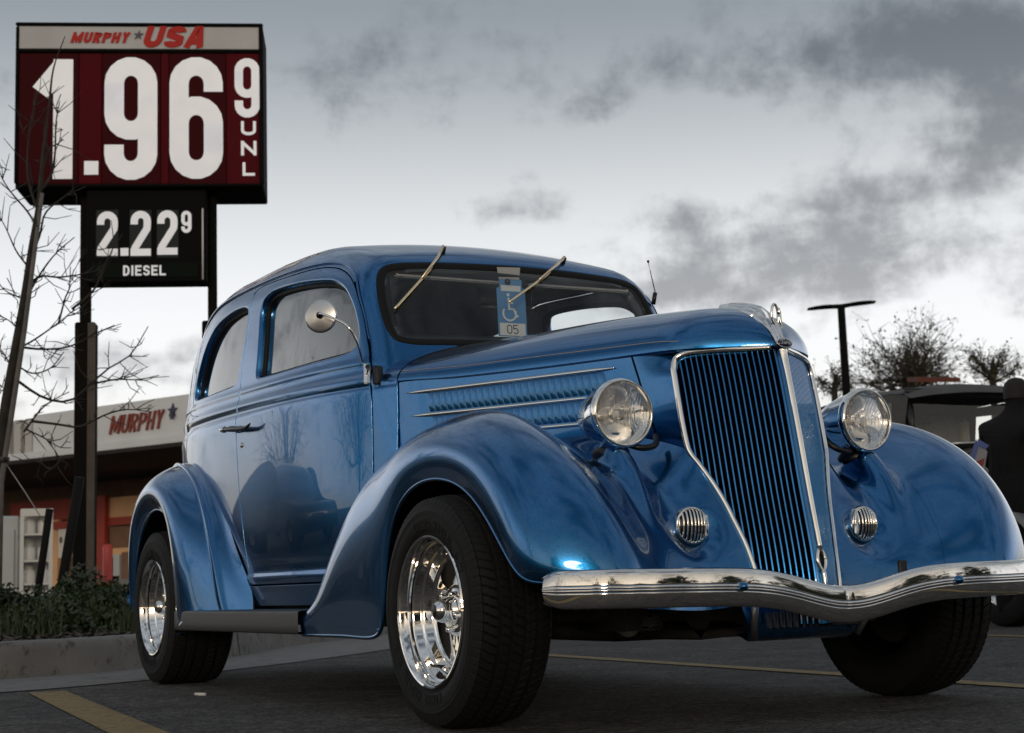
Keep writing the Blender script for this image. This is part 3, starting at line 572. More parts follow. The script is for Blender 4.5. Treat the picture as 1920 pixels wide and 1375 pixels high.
# cylinder cage and ice merchandiser
def frame_at(px, D): d = at(px, 1100, 1)-CAM_P; d[2] = 0; d /= np.linalg.norm(d); return np.array([d[1], -d[0], 0]), -d
rt, out = frame_at(70, 24.0)
def cage():
    a, b_ = at(39, 957, 24), at(100, 957, 24); x = (b_-a)@rt; zt = a[2]; o = np.array([a[0], a[1], 0]); cg = empty('cylinder_cage', tuple(o+rt*x/2), 'white shelved cage of gas cylinders beside the freezer', 'cage'); ax = np.array([rt, [0, 0, 1], out])
    MB().box(o+rt*x/2+[0, 0, zt/2]-out*.55, (x, zt, .02), ax).build('back_panel', 'cyl', cg, False)
    for u in (.02, x-.03): MB().box(o+rt*u+[0, 0, zt/2], (.055, zt, .05), ax).build('upright', 'white', cg, False)
    MB().box(o+rt*x/2+[0, 0, zt-.04], (x, .10, .06), ax).build('top_rail', 'white', cg, False); MB().box(o+rt*x/2+[0, 0, zt+.01]-out*.28, (x, .02, .6), ax).build('cage_roof', 'white', cg, False)
    for k, f in enumerate((.18, .36, .56, .79)):
        zz = zt*f; MB().box(o+rt*x/2+[0, 0, zz]-out*.25, (x-.06, .03, .5), ax).build('shelf', 'white', cg, False)
        if k % 1 == 0:
            for ui, u in enumerate((.13, .33)):
                c = o+rt*u+np.array([0, 0, zz])-out*.2; t = empty('gas_cylinder', tuple(c+[0, 0, .015]), ('left', 'right')[ui]+' pale gas cylinder on the '+('lowest', 'second', 'third', 'top')[k]+' shelf of the white cage', 'cylinder', 'gas cylinders in the cage')
                MB().lathe([(.0, .016), (.085, .016), (.09, .03), (.092, .16), (.08, .20), (.03, .225), (.028, .24)], c, (0, 0, 1), 18).build('cylinder_body', 'white', t); MB().lathe([(.05, .215), (.055, .26), (.05, .262)], c, (0, 0, 1), 14).build('collar', 'cyl', t)
cage()
a, b_ = at(-70, 966, 24), at(37, 966, 24); x = (b_-a)@rt; zt = b_[2]; o = np.array([a[0], a[1], 0]); ax = np.array([rt, [0, 0, 1], out])
fz = empty('ice_freezer', tuple(o+rt*x/2), 'grey steel ice freezer at the left edge beside the cage', 'freezer')
MB().box(o+rt*x/2+[0, 0, zt/2]-out*.4, (x, zt, .8), ax, bev=.03).build('freezer_body', 'ice', fz, False); MB().box(o+rt*(x-.42)+[0, 0, zt*.48]+out*.012, (.70, zt*.8, .05), ax, bev=.01).build('freezer_door', 'ice', fz, False); MB().tube([o+rt*(x-.74)+[0, 0, z]+out*.07 for z in (.7, 1.2)], .015, 8).build('door_handle', 'satin', fz)
# ================================================================== vegetation
def leaf_cloud(c, rad, n, size, squash=1.0, seed=0, lump=.25):
    r = np.random.default_rng(seed); V = np.zeros((n*4, 3)); Fc = []
    u = r.normal(0, 1, (n, 3)); u /= np.linalg.norm(u, axis=1, keepdims=True); u[:, 2] = np.abs(u[:, 2])*1.0-.12
    lp = 1+lump*np.sin(u[:, 0]*5+seed)*np.sin(u[:, 1]*6+1.3*seed)+lump*.6*np.sin(u[:, 2]*9+u[:, 0]*7)
    P = np.asarray(c)+u*np.asarray(rad)*(lp*r.uniform(.72, 1.06, n)**.6)[:, None]
    for i in range(n):
        d = u[i]+r.normal(0, .7, 3); d /= np.linalg.norm(d); a = np.cross(d, r.normal(0, 1, 3)); a /= np.linalg.norm(a); b = np.cross(d, a); s = size*r.uniform(.6, 1.4)
        V[4*i:4*i+4] = P[i]+np.array([-a*s, b*s*.45, a*s, -b*s*.45]); Fc.append((4*i, 4*i+1, 4*i+2, 4*i+3))
    return V, Fc
def bush(px, py, D, rad, n, label, seed, gz=.17):
    p = at(px, py, D); c = np.array([p[0], p[1], gz]); t = empty('boxwood_bush', tuple(c), label, 'bush', 'bushes in the planting bed')
    core = MB(); core.add(*(lambda s: (np.asarray(s[0]), s[1]))(leaf_cloud(c+[0, 0, rad[2]*.1], np.array(rad)*.72, n//2, .035, seed=seed+50))); core.build('inner_foliage', 'leaf', t, False)
    obj('foliage', *leaf_cloud(c, rad, n, .021, seed=seed), 'leaf', t, False)
    for k in range(7):
        a = k*.9+seed; MB().tube([c, c+np.array([math.cos(a)*rad[0]*.3, math.sin(a)*rad[1]*.3, rad[2]*.4]), c+np.array([math.cos(a)*rad[0]*.6, math.sin(a)*rad[1]*.6, rad[2]*.75])], [.010, .007, .003], 6).build('stem', 'bark', t)
bush(150, 1170, 10.6, (.40, .42, .36), 5200, 'broad dark green bush at the foot of the left sign post', 1); bush(236, 1172, 10.8, (.32, .34, .27), 3600, 'low green bush half hidden by the rear wheel', 2); bush(-8, 1182, 10.2, (.26, .28, .30), 2800, 'small green bush at the left edge of the frame', 3); bush(66, 1172, 11.4, (.34, .3, .20), 2600, 'low dark bush in the gap left of the broad one', 4)
bush(330, 1170, 11.5, (.45, .45, .25), 2500, 'green bush behind the rear wheel of the sedan', 5)
def px_path(pts, D): return np.array([at(p[0], p[1], D+(p[2] if len(p) > 2 else 0)) for p in pts])
def young_tree():
    D = 12.0; b = at(-12, 1000, D); t = empty('young_tree', (b[0], b[1], .17), 'bare young tree with thin twigs tied to stakes at left', 'tree')
    main = spline(px_path([(-14, 1010), (-4, 880), (10, 765), (26, 670), (45, 560), (58, 470), (72, 385), (80, 300), (92, 200), (100, 130), (122, 68)], D), 60); base = np.array([[main[0][0]-.02, main[0][1], .15]])
    MB().tube(np.concatenate([base, main]), np.concatenate([[.055], np.interp(np.linspace(0, 1, 60), [0, .3, .6, .8, 1], [.048, .036, .022, .012, .003])]), 9).build('trunk', 'bark', t)
    BR = [[(40, 585), (60, 540), (85, 500), (110, 470), (140, 445)], [(52, 500), (30, 470), (12, 430), (-4, 400)], [(30, 650), (80, 655), (130, 650), (180, 625), (215, 610)], [(28, 655), (60, 640, .2), (110, 605, .3), (140, 580, .3)], [(20, 705), (80, 745), (130, 752), (170, 720), (205, 690), (245, 665), (278, 612)], [(165, 722), (215, 712), (260, 712), (298, 704)],
          [(45, 810), (75, 770), (100, 750), (130, 735)], [(48, 805), (80, 820), (110, 838), (133, 840)], [(60, 790), (110, 796), (150, 800), (200, 777), (240, 768), (285, 773)], [(45, 562), (10, 545), (-10, 520)], [(22, 690), (5, 660), (-15, 640)], [(66, 420), (50, 395), (20, 360), (2, 330), (-6, 300)], [(70, 395), (52, 330), (55, 250), (70, 170)], [(75, 360), (95, 330), (103, 290), (105, 230), (112, 190)],
          [(80, 320), (92, 280), (108, 270), (118, 262)], [(55, 490), (75, 440), (85, 400), (120, 370), (160, 350)], [(46, 555), (70, 520), (110, 520), (150, 515), (190, 505)], [(15, 735), (-8, 715)], [(36, 620), (15, 600), (-10, 590)], [(135, 580), (175, 545), (195, 500), (210, 470), (222, 440)], [(120, 855), (95, 880), (70, 860)], [(24, 680), (60, 700), (95, 690), (120, 660)], [(110, 606), (122, 560), (130, 540), (132, 500)]]
    r = np.random.default_rng(3)
    for bi, pl in enumerate(BR):
        P = spline(px_path(pl, D), 16); L = np.linalg.norm(np.diff(P, axis=0), axis=1).sum(); r0 = min(.013, .0045+.008*L); mb = MB(); mb.tube(P, np.linspace(r0, .0034, 16), 6)
        for k in range(int(6+L*10)):
            i = r.integers(2, 15); p = P[i]; tdir = P[i]-P[i-1]; tdir /= np.linalg.norm(tdir); d = tdir*.6+r.normal(0, .8, 3); d /= np.linalg.norm(d); l = r.uniform(.05, .26)
            q = p+d*l*.5+r.normal(0, .012, 3); e = p+d*l+r.normal(0, .02, 3)+[0, 0, .02]; mb.tube([p, q, e], [.0042, .0034, .0022], 4, False)
            if r.random() < .6: mb.tube([q, q+(e-q)*.7+r.normal(0, .03, 3)], [.0030, .0020], 4, False)
        mb.build('branch', 'bark', t)
    st = empty('tree_stake', (b[0], b[1], .17), 'pale grey pole tied along the trunk of the young tree', 'stake')
    P = px_path([(2, 905, -.06), (20, 790, -.06), (46, 620, -.06), (79, 362, -.06)], D); MB().tube(np.concatenate([[[P[0][0]-.03, P[0][1], .15]], P]), [.021, .021, .020, .018, .015], 10).build('pole', 'stake', st); MB().lathe([(.045, -.02), (.047, 0), (.045, .02)], at(6, 862, D-.05), (.1, 0, 1), 14).build('tie', 'black', st)
    for lab, top, bot_, thin in (('black leaning stake standing behind the broad bush', (93, 955), (74, 1090), .028), ('black leaning stake crossing the left sign post', (150, 895), (118, 1085), .036)):
        s = empty('leaning_stake', tuple(np.append(at(*bot_, D)[:2], .17)), lab, 'stake'); p = px_path([top, bot_], D); e = p[1]+(p[1]-p[0])*((.1-p[1][2])/(p[1][2]-p[0][2]+1e-9)); MB().tube([p[0], p[1], e], thin, 8).build('stake_rod', 'cloth', s)
    s = empty('guy_wire', tuple(np.append(at(12, 870, D)[:2], .17)), 'thin guy wire from the young tree down to a stake', 'wire'); MB().tube(px_path([(10, 868), (45, 920), (86, 985)], D), .004, 5).build('wire', 'cyl', s)
young_tree()
def far_tree(px, py_top, w_px, h_px, D, label, seed, leaf='leaf2', nb=26, nl=900):
    top = at(px, py_top, D); bare_tree('far_tree', np.array([top[0], top[1], 0]), top[2], w_px*D/3024, h_px*D/3024, label, 'trees beyond the lot', seed, leaf, nb, nl)
def bare_tree(name, base, H, W, Hc, label, group, seed, leaf, nb, nl):
    t = empty(name, tuple(base), label, 'tree', group); r = np.random.default_rng(seed)
    MB().tube([base, base+[.05, 0, H-Hc], base+[.1, .05, H-Hc*.4]], [.16, .12, .05], 8).build('trunk', 'bark', t); cr = MB(); tips = []; rtv = CR*[1, 1, 0]
    for k in range(nb):
        a = r.uniform(0, 2*math.pi); el = r.uniform(-.1, 1.0); d = np.array([math.cos(a)*W*.5*math.sqrt(1-el*el*.8), math.sin(a)*W*.5*math.sqrt(1-el*el*.8), Hc*(.08+.92*el)]); p0 = base+[0, 0, H-Hc*r.uniform(.95, 1.1)]; e = base+np.array([0, 0, H-Hc])+d*r.uniform(.8, 1.0); m = p0*.5+e*.5+r.normal(0, W*.05, 3)
        P = spline([p0, m, e], 9); cr.tube(P, np.linspace(.035, .010, 9), 5, False)
        for j in range(16):
            i = r.integers(2, 9); q = P[i]; d2 = (e-p0)*.25+r.normal(0, W*.11, 3); q2 = q+d2*r.uniform(.4, 1); cr.tube([q, q*.5+q2*.5+r.normal(0, .04, 3), q2], [.015, .010, .005], 4, False); tips += [q2, q*.4+q2*.6]
            for _ in range(2): q3 = q2+d2*.3+r.normal(0, W*.06, 3); cr.tube([q2, q3], [.007, .004], 3, False); tips.append(q3)
    cr.build('crown_branches', 'bark', t); V = []; Fc = []
    for k in range(nl):
        p = tips[r.integers(len(tips))]+r.normal(0, .07, 3); a = r.normal(0, 1, 3); a /= np.linalg.norm(a); b = np.cross(a, r.normal(0, 1, 3)); b /= np.linalg.norm(b); s = r.uniform(.03, .075); n = len(V); V += [p-a*s, p+b*s*.6, p+a*s, p-b*s*.6]; Fc.append((n, n+1, n+2, n+3))
    obj('crown_leaves', V, Fc, leaf, t, False)
far_tree(1697, 613, 172, 108, 55, 'wide thin-leaved tree right of the double lamp post', 11, nb=46, nl=2200); far_tree(1855, 650, 104, 66, 58, 'smaller sparse tree beyond the grey canvas roof', 12, nb=18, nl=800); far_tree(1560, 682, 80, 50, 60, 'faint low tree at the foot of the lamp post', 13, nb=12, nl=350)
# ================================================================== lamp post
def lamp_post(px, pt, pl, pr, D, label):
    P = at(*pt, D); b = np.array([P[0]+.05, P[1], 0]); t = empty('lamp_post', tuple(b), label, 'lamp post', None); MB().tube([b, P], [.10, .075], 12).build('pole', 'sblack', t)
    for e in (pl, pr):
        E_ = at(*e, D); ar = E_-P; n = np.cross(ar, (0, 0, 1)); n /= np.linalg.norm(n); G = []
        for u in np.linspace(0, 1, 12):
            c = P+ar*u+np.array([0, 0, .015*math.sin(u*math.pi)]); w = .05+.16*min(1, max(0, (u-.15)*2.5))*(1-max(0, u-.8)*2.4); h = .05*(1-.55*u)
            G.append([c+n*w*math.cos(a)+np.array([0, 0, h*math.sin(a)]) for a in np.linspace(0, 2*math.pi, 13)])
        MB().grid(G).build('lamp_head', 'sblack', t)
lamp_post(1580, (1577, 575), (1515, 580), (1640, 567), 32, 'tall black double-armed parking lot lamp post')
o = MB().box(at(1750, 712, 46), (1.2, 1.2, .13), np.array([CR, CF, CU])).build('red_signboard', 'brick', None, False); tag(o, 'long dark red roof edge beyond the grey canvas roof', 'roof')
# ================================================================== grey soft-top car
def grey_car():
    A = at(1712, 838, 12.5); hx = np.array([.9968, -.08, 0]); hy = np.array([.08, .9968, 0]); o = np.array([A[0], A[1], 0]); g = empty('soft_top_car', tuple(o-hx*1.2+hy*.75), 'grey vintage car with canvas top parked behind the far wing', 'car')
    def p(x, y, z): return o+hx*x+hy*y+np.array([0, 0, z])
    zb = A[2]; W = 1.44; zt = zb+.44
    # canvas roof: arched rows from brow to tail
    rows = []
    for x, z, w, ar in ((.13, zt-.015, .0, .05), (.05, zt+.05, .0, .07), (-.15, zt+.085, .0, .09), (-.8, zt+.11, -.01, .10), (-1.3, zt+.10, .0, .11), (-1.8, zt+.05, .02, .13), (-2.25, zt-.08, .05, .14), (-2.55, zt-.38, .10, .12)):
        rows.append([p(x-.10*(u*u)*(x > -.3), W/2+u*(W/2-w+.02), z-ar*abs(u)**2.6) for u in np.linspace(-1, 1, 25)])
    top = MB().grid(rows).build('canvas_top', 'canvas', g)
    for s, y in ((0, -.015), (1, W+.015)):
        # side curtain with a window opening
        out_ = [(-.12, zb-.02), (-2.45, zb-.02), (-2.48, zt-.36), (-2.15, zt-.14), (-1.7, zt-.05), (-1.3, zt+.0), (-.2, zt-.0), (.0, zt-.04)]
        win = [(-.25, zb+.05), (-.95, zb+.05), (-.95, zt-.06), (-.22, zt-.07)] if s == 0 else [(-.35, zb+.03), (-1.05, zb+.03), (-1.0, zt-.08), (-.4, zt-.10)]
        v, T = fill2d(out_, [win], .15); MB().add([p(a, y, b) for a, b in v], T.tolist()).build('side_curtain', 'canvas', g, False)
        if s == 0: MB().add([p(a, y+.01, b) for a, b in win], [(0, 1, 2, 3)]).build('side_window', 'dglass', g, False)
    for y in (.02, W-.02): MB().tube([p(.02, y, zb-.02), p(-.06, y, zt)], .028, 8).build('screen_pillar', 'black', g)
    MB().tube([p(-.06, .0, zt), p(-.06, W, zt)], .03, 8).build('screen_header', 'black', g); MB().tube([p(.03, .0, zb), p(.03, W, zb)], .025, 8).build('screen_sill', 'rubber', g)
    MB().add([p(.015, .02, zb), p(.015, W-.02, zb), p(-.06, W-.02, zt), p(-.06, .02, zt)], [(0, 1, 2, 3)]).build('windscreen', 'wglass', g, False)
    MB().add([p(-2.2, .1, zb-.3), p(-2.2, W-.1, zb-.3), p(-2.2, W-.1, zt-.35), p(-2.2, .1, zt-.35)], [(0, 1, 2, 3)]).build('rear_bulkhead', 'black', g, False)
    for y in (.36, 1.02): st = MB().box(p(-.95, y, zb+.04), (.16, .42, .62), np.array([hx, hy, (0, 0, 1)]), bev=.07).build('seat', 'seat', g); MB().box(p(-.93, y+.20, zb+.04), (.165, .10, .58), np.array([hx, hy, (0, 0, 1)]), bev=.03).build('seat_piping', 'cream', st)
    MB().tube([p(.09, .30, zb+.02), p(.07, 1.0, zb+.05)], .010, 6).build('wiper', 'satin', g)
    # body, bonnet, wings
    sec = lambda x, w, zt_, zl: [p(x, W/2+u*w, zl+(zt_-zl)*(1-abs(u)**4)) for u in np.linspace(-1, 1, 17)]
    MB().grid([sec(.20, .72, zb-.01, .55), sec(.06, .74, zb+.0, .5), sec(-.1, .74, zb-.06, .5)]).build('cowl', 'gbody', g)
    MB().grid([sec(x, w, z, .55) for x, w, z in ((1.35, .30, zb-.17), (1.3, .34, zb-.12), (.9, .46, zb-.07), (.5, .60, zb-.03), (.21, .70, zb-.012))]).build('bonnet', 'gbody', g)
    b = MB(); b.box(p(-1.1, W/2, .72), (2.3, W-.02, .85), np.array([hx, hy, (0, 0, 1)]), bev=.10); b.build('body', 'gbody', g)
    for s, yw in ((-1, -.02), (1, W+.02)):
        for xw in (1.05, -1.75):
            rows = [[p(xw+math.cos(a)*.50, yw+s*.17*math.cos(v), .36+math.sin(a)*.46+.06*math.sin(v)) for v in np.linspace(-1.5, 1.5, 9)] for a in np.linspace(-.2, 3.34, 24)]; MB().grid(rows).build('wing', 'gbody', g)
            w = MB().lathe([(.20, -.10), (.32, -.10), (.345, -.07), (.345, .07), (.32, .10), (.20, .10)], p(xw, yw+s*.02, .345), hy, 32).build('wheel', 'tyre', g); MB().lathe([(0, .06), (.08, .08), (.19, .06), (.20, .09)], p(xw, yw+s*.02, .345), hy*s, 24).build('hub_cap', 'chrome', w)
    MB().tube([p(1.75, -.15, .40), p(1.80, .3, .40), p(1.80, 1.1, .40), p(1.75, W+.15, .40)], .045, 10, flat=((1, 0, 0), .5)).build('bumper', 'chrome2', g)
    for y in (.2, W-.2): MB().lathe([(0, -.15), (.06, -.12), (.09, -.02), (.09, .02), (.0, .03)], p(1.38, y, .86), hx, 24).build('headlamp', 'chrome', g)
grey_car()
# ================================================================== person at the right edge
def person():
    D = 11.3; c = at(1900, 1000, D); o = np.array([c[0], c[1], 0]); d = CAM_P-o; d[2] = 0; d /= np.linalg.norm(d); r = np.array([-d[1], d[0], 0]); f_ = -d*.80+r*.6   # r points to the right of the picture, the person faces away
    t = empty('person', tuple(o), 'person in a black jacket with a printed shirt at the right edge', 'person')
    fr_ = np.array([f_[1], -f_[0], 0])
    def q(x, f, z): return tuple(o+fr_*-x+f_*f+np.array([0, 0, z]))
    pts = [((0, 0, .93), .17), ((0, .02, 1.10), .165), ((-.01, .03, 1.28), .185), ((-.02, .05, 1.42), .15), ((-.02, .08, 1.50), .06), ((-.02, .12, 1.60), .098), ((-.02, .12, 1.68), .085),
           ((-.20, .05, 1.40), .085), ((-.27, .14, 1.20), .062), ((-.20, .34, 1.10), .05), ((-.16, .42, 1.11), .035), ((.19, .05, 1.40), .085), ((.27, .12, 1.18), .062), ((.2, .32, 1.08), .05), ((.16, .4, 1.09), .035),
           ((-.10, 0, .86), .12), ((-.12, .03, .50), .085), ((-.13, 0, .12), .055), ((-.14, .13, .05), .045), ((.10, 0, .86), .12), ((.12, .03, .50), .085), ((.13, 0, .12), .055), ((.14, .13, .05), .045)]
    ed = [(0, 1), (1, 2), (2, 3), (3, 4), (4, 5), (5, 6), (3, 7), (7, 8), (8, 9), (9, 10), (3, 11), (11, 12), (12, 13), (13, 14), (0, 15), (15, 16), (16, 17), (17, 18), (0, 19), (19, 20), (20, 21), (21, 22)]
    me = bpy.data.meshes.new('body'); me.from_pydata([q(*p[0]) for p in pts], ed, []); me.materials.append(M['cloth']); bo = bpy.data.objects.new('body', me); COL.objects.link(bo); sk = bo.modifiers.new('skin', 'SKIN')
    for i, p in enumerate(pts): v = me.skin_vertices[0].data[i]; v.radius = (p[1], p[1]*.82); v.use_root = (i == 0)
    su = bo.modifiers.new('sub', 'SUBSURF'); su.levels = 2; su.render_levels = 2; adopt(bo, t)
    hd_ = MB(); hc = np.array(q(-.02, .135, 1.63)); hd_.lathe([(0, -.115), (.045, -.105), (.072, -.06), (.082, 0), (.080, .05), (.06, .09), (.03, .108), (0, .113)], hc, (0, 0, 1), 20); fo = hd_.build('head', 'skin', t)
    for s in (-1, 1): MB().lathe([(0, .012), (.02, .008), (.028, 0)], hc+fr_*s*.080, fr_*s, 12).build('ear', 'skin', fo)
    MB().lathe([(0, .03), (.012, .015), (.017, 0)], hc+f_*.075-[0, 0, .01], f_, 10).build('nose', 'skin', fo)
    MB().lathe([(.088, -.03), (.092, .03), (.08, .08), (.05, .112), (0, .126)], hc-f_*.018, (0, 0, 1), 20).build('hair', 'hair', t)
    for s, x in ((-1, -.15), (1, .15)):
        h0 = np.array(q(x, .44, 1.11)); hm = MB(); hm.box(h0, (.075, .085, .03), np.array([fr_, f_, (0, 0, 1)]), bev=.012)
        for k in range(4): b0 = h0+fr_*(-.028+.019*k)+f_*.035; hm.tube([b0, b0+f_*.035-[0, 0, .004], b0+f_*(.06+.006*(k in (1, 2)))-[0, 0, .02]], [.0095, .009, .007], 7)
        b0 = h0-fr_*s*.03; hm.tube([b0, b0-fr_*s*.025+f_*.02, b0-fr_*s*.03+f_*.045-[0, 0, .01]], [.011, .010, .008], 7); hm.build('hand', 'skin', t)
    # printed shirt panel on the side turned to us
    def patch(name, poly, m, off): MB().prism(poly, (o-r*.275+d*(.15+off)+np.array([0, 0, 1.03])), r*.55+d*.02, np.array([-.02, 0, .85])+d*.03, d*.004).build(name, m, t, False)
    patch('print', [(.0, .0), (.07, -.02), (.20, .06), (.26, .22), (.20, .30), (.10, .25)], 'pwhite', .0); patch('print', [(-.01, .02), (.02, .02), (.16, .27), (.14, .33), (.08, .25)], 'pblue', .005); patch('print', [(.06, .06), (.10, .03), (.20, .12), (.22, .17), (.10, .14)], 'pred', .0055); patch('print', [(.13, .28), (.24, .24), (.29, .27), (.16, .33)], 'pblue', .006)
person()
# ================================================================== what the paint reflects: cars, van and trees beside and behind the camera
def plain_car(name, label, cat, loc, rz, prof, w, m, wheels, glass, group=None):
    t = empty(name, loc, label, cat, group); c, s = math.cos(rz), math.sin(rz)
    def p(x, y, z): return (loc[0]+c*x-s*y, loc[1]+s*x+c*y, z)
    rows = []; pr = spline(prof, 70)
    zb = max(z for x, z in prof)
    for v in np.linspace(-1, 1, 21):
        k = abs(v)**5; rows.append([p(x*(1-.03*k), v*w/2*(1-.16*max(0, (z-.95)/(zb-.9))), z-(.10*k if z > .9 else 0)) for x, z in pr])
    MB().grid(rows).build('body', m, t)
    for sd in (-1, 1):
        MB().add([p(x, sd*w/2*1.004, z) for x, z in pr]+[p(0, sd*w/2*.99, .55)], [(i, (i+1), 70) for i in range(69)]).build('side', m, t)
        for poly in glass: MB().add([p(x, sd*(w/2*1.006), z) for x, z in poly], [tuple(range(len(poly)))]).build('side_glass', 'dglass', t, False)
        for xw in wheels: wh = MB().lathe([(.12, .10), (.30, .10), (.33, .07), (.33, -.08), (.30, -.11)], p(xw, sd*(w/2-.09), .33), (-s*sd, c*sd, 0), 28).build('wheel', 'tyre', t); MB().lathe([(0, .085), (.05, .095), (.2, .09), (.22, .10)], p(xw, sd*(w/2-.09), .33), (-s*sd, c*sd, 0), 20).build('hub', 'satin', wh)
plain_car('parked_hatchback', 'dark blue hatchback parked beside the sedan, seen in its door reflection', 'car', (-5.7, -4.35, 0), .02, [(2.0, .30), (2.05, .6), (1.9, .85), (1.0, 1.0), (.3, 1.42), (-.8, 1.5), (-1.7, 1.32), (-2.0, .9), (-2.02, .35)], 1.75, 'darkcar', (1.3, -1.3), [[(.85, 1.0), (.25, 1.36), (-.45, 1.40), (-.45, 1.0)], [(-.52, 1.0), (-.52, 1.40), (-1.3, 1.32), (-1.5, 1.02)]])
plain_car('parked_van', 'silver van parked farther off, seen in the sedan door reflection', 'van', (-13.2, -8.2, 0), .04, [(2.5, .32), (2.55, .8), (2.4, 1.05), (1.7, 1.25), (1.0, 1.95), (-2.3, 2.05), (-2.5, 1.8), (-2.55, .4)], 1.95, 'vanp', (1.6, -1.5), [[(1.45, 1.3), (.95, 1.85), (.3, 1.87), (.3, 1.3)], [(.2, 1.3), (.2, 1.87), (-.9, 1.87), (-.9, 1.3)], [(-1.0, 1.3), (-1.0, 1.87), (-2.2, 1.85), (-2.2, 1.3)]])
for k, (x, y, H, W, where) in enumerate(((24, -20, 9, 6, 'nearest the road'), (30, -11, 11, 7, 'tallest of the row'), (31, -2, 7, 7, 'low and wide'), (30, 7, 11, 6, 'narrow and tall'), (26, 15, 9, 8, 'broad crowned'), (22, 23, 10, 7, 'last of the row'))):
    t = empty('evergreen_tree', (x, y, 0), 'dark evergreen tree behind the camera, '+where+', mirrored in chrome', 'tree', 'trees mirrored in the paint'); MB().tube([(x, y, 0), (x, y, H*.6)], [.22, .1], 8).build('trunk', 'bark', t)
    V, Fc = leaf_cloud((x, y, H*.25), (W*.5, W*.5, H*.75), 5200, .15, seed=20+k, lump=.4); obj('crown', V, Fc, 'leaf', t, False); V, Fc = leaf_cloud((x, y, H*.22), (W*.42, W*.42, H*.66), 900, .6, seed=60+k, lump=.4); obj('inner_crown', V, Fc, 'leaf', t, False)
for k, (x, y, H, W, where) in enumerate(((-25, -13, 8, 5, 'left of the van'), (-15, -19, 9, 6, 'beyond the hatchback'), (2, -24, 9, 6, 'across the road'))):
    bare_tree('bare_tree', np.array([x, y, 0.]), H, W, H*.7, 'leafless tree '+where+', mirrored in the sedan glass', 'trees mirrored in the paint', 40+k, 'leaf2', 26, 120)
# ================================================================== the blue sedan
CAR = empty('vintage_sedan', (1.42, 0, 0), 'glossy metallic blue 1930s two-door sedan with chrome bumper filling the foreground', 'car')
def smax(a, b, k): h = np.maximum(k-np.abs(a-b), 0)/k; return np.maximum(a, b)+h*h*k*.25
def smin(a, b, k): return -smax(-a, -b, k)
def half_width(x):
    f = np.maximum(x-.9, 0)/1.15; b = np.maximum(.9-x, 0)/1.18; return .72-.085*f**3.4-.118*b**3
def belt_z(x): return 1.074+.024*(2.06-x)
ROOF_X = [-1.0, -.7, -.4, -.1, .3, .7, 1.1, 1.5, 1.8, 2.1]; ROOF_Z = [1.079, 1.278, 1.466, 1.628, 1.748, 1.757, 1.747, 1.713, 1.634, 1.517]
def body_f(P, bead=True):
    """signed field of the body shell: sides, roof, raked windscreen and tail blended together"""
    x = P[..., 0]; y = np.abs(P[..., 1]); z = P[..., 2]
    t = np.maximum(z-1.08, 0); tum = .109*t+.041*t*t+.3*np.maximum(.75-z, 0)**2
    if bead:
        q = z-belt_z(x); tum = tum-.0085*np.exp(-((q-.026)/.017)**2)-.004*np.exp(-((q-.085)/.012)**2)+.003*np.exp(-((q+.004)/.008)**2)
        tum = tum-.010/(1+np.exp(-(.452-z)/.006))
    gs = (y-half_width(x)+tum)*.96
    gr = (z-interp(x, ROOF_X, ROOF_Z)+.051*(y/.6)**2)*.95
    gw = (x-2.089+.10*y*y+(z-1.2)*math.tan(.393))*math.cos(.393); gb = -(x+.80+.12*y*y)
    g = smax(smax(smax(gs, gr, .144), gw, .069), gb, .4); gl = smax(smax(gs, z-1.09, .03), gb, .4)
    return smin(g, gl, .03)
def body_n(P, e=6e-4):
    n = np.stack([body_f(P+np.eye(3)[k]*e)-body_f(P-np.eye(3)[k]*e) for k in range(3)], -1); return n/np.linalg.norm(n, axis=-1, keepdims=True)
def shoot(O, D, lo, hi):
    lo = np.full(len(O), float(lo)); hi = np.full(len(O), float(hi))
    for _ in range(34):
        m = (lo+hi)/2; f = body_f(O+D*m[:, None]) < 0; lo = np.where(f, m, lo); hi = np.where(f, hi, m)
    return O+D*lo[:, None]
def lift_side(s):
    def f(uv):
        O = np.stack([uv[:, 0], 0*uv[:, 0], uv[:, 1]], 1); return shoot(O, np.tile([0, float(s), 0], (len(uv), 1)), 0, .95)
    return f
def lift_front(uv):      # azimuth (in units of 1 m arc) and height
    a = uv[:, 0]/.75; O = np.stack([np.full(len(uv), 1.3), 0*a, uv[:, 1]], 1); return shoot(O, np.stack([np.cos(a), np.sin(a), 0*a], 1), .05, 1.4)
def lift_roof(uv):
    O = np.stack([uv[:, 0], uv[:, 1], np.full(len(uv), 1.2)], 1); return shoot(O, np.tile([0, 0, 1.0], (len(uv), 1)), 0, .8)
def ring_strip(P, N, closed, offs, flip=False):
    """strip that leaves a panel edge: offs [(towards the outside of the edge, depth)]"""
    T = np.roll(P, -1, 0)-np.roll(P, 1, 0) if closed else np.gradient(P, axis=0)
    T /= np.linalg.norm(T, axis=1, keepdims=True)+1e-12; B = np.cross(T, N); B /= np.linalg.norm(B, axis=1, keepdims=True)+1e-12
    B = -B if flip else B
    V = np.stack([P+B*t-N*d for t, d in offs]); m = len(P); k = len(offs)
    Fc = [(i*m+j, i*m+(j+1) % m, (i+1)*m+(j+1) % m, (i+1)*m+j) for i in range(k-1) for j in range(m if closed else m-1)]
    return V.reshape(-1, 3), Fc
def area2(p): p = np.asarray(p); q = np.roll(p, -1, 0); return .5*np.sum(p[:, 0]*q[:, 1]-q[:, 0]*p[:, 1])
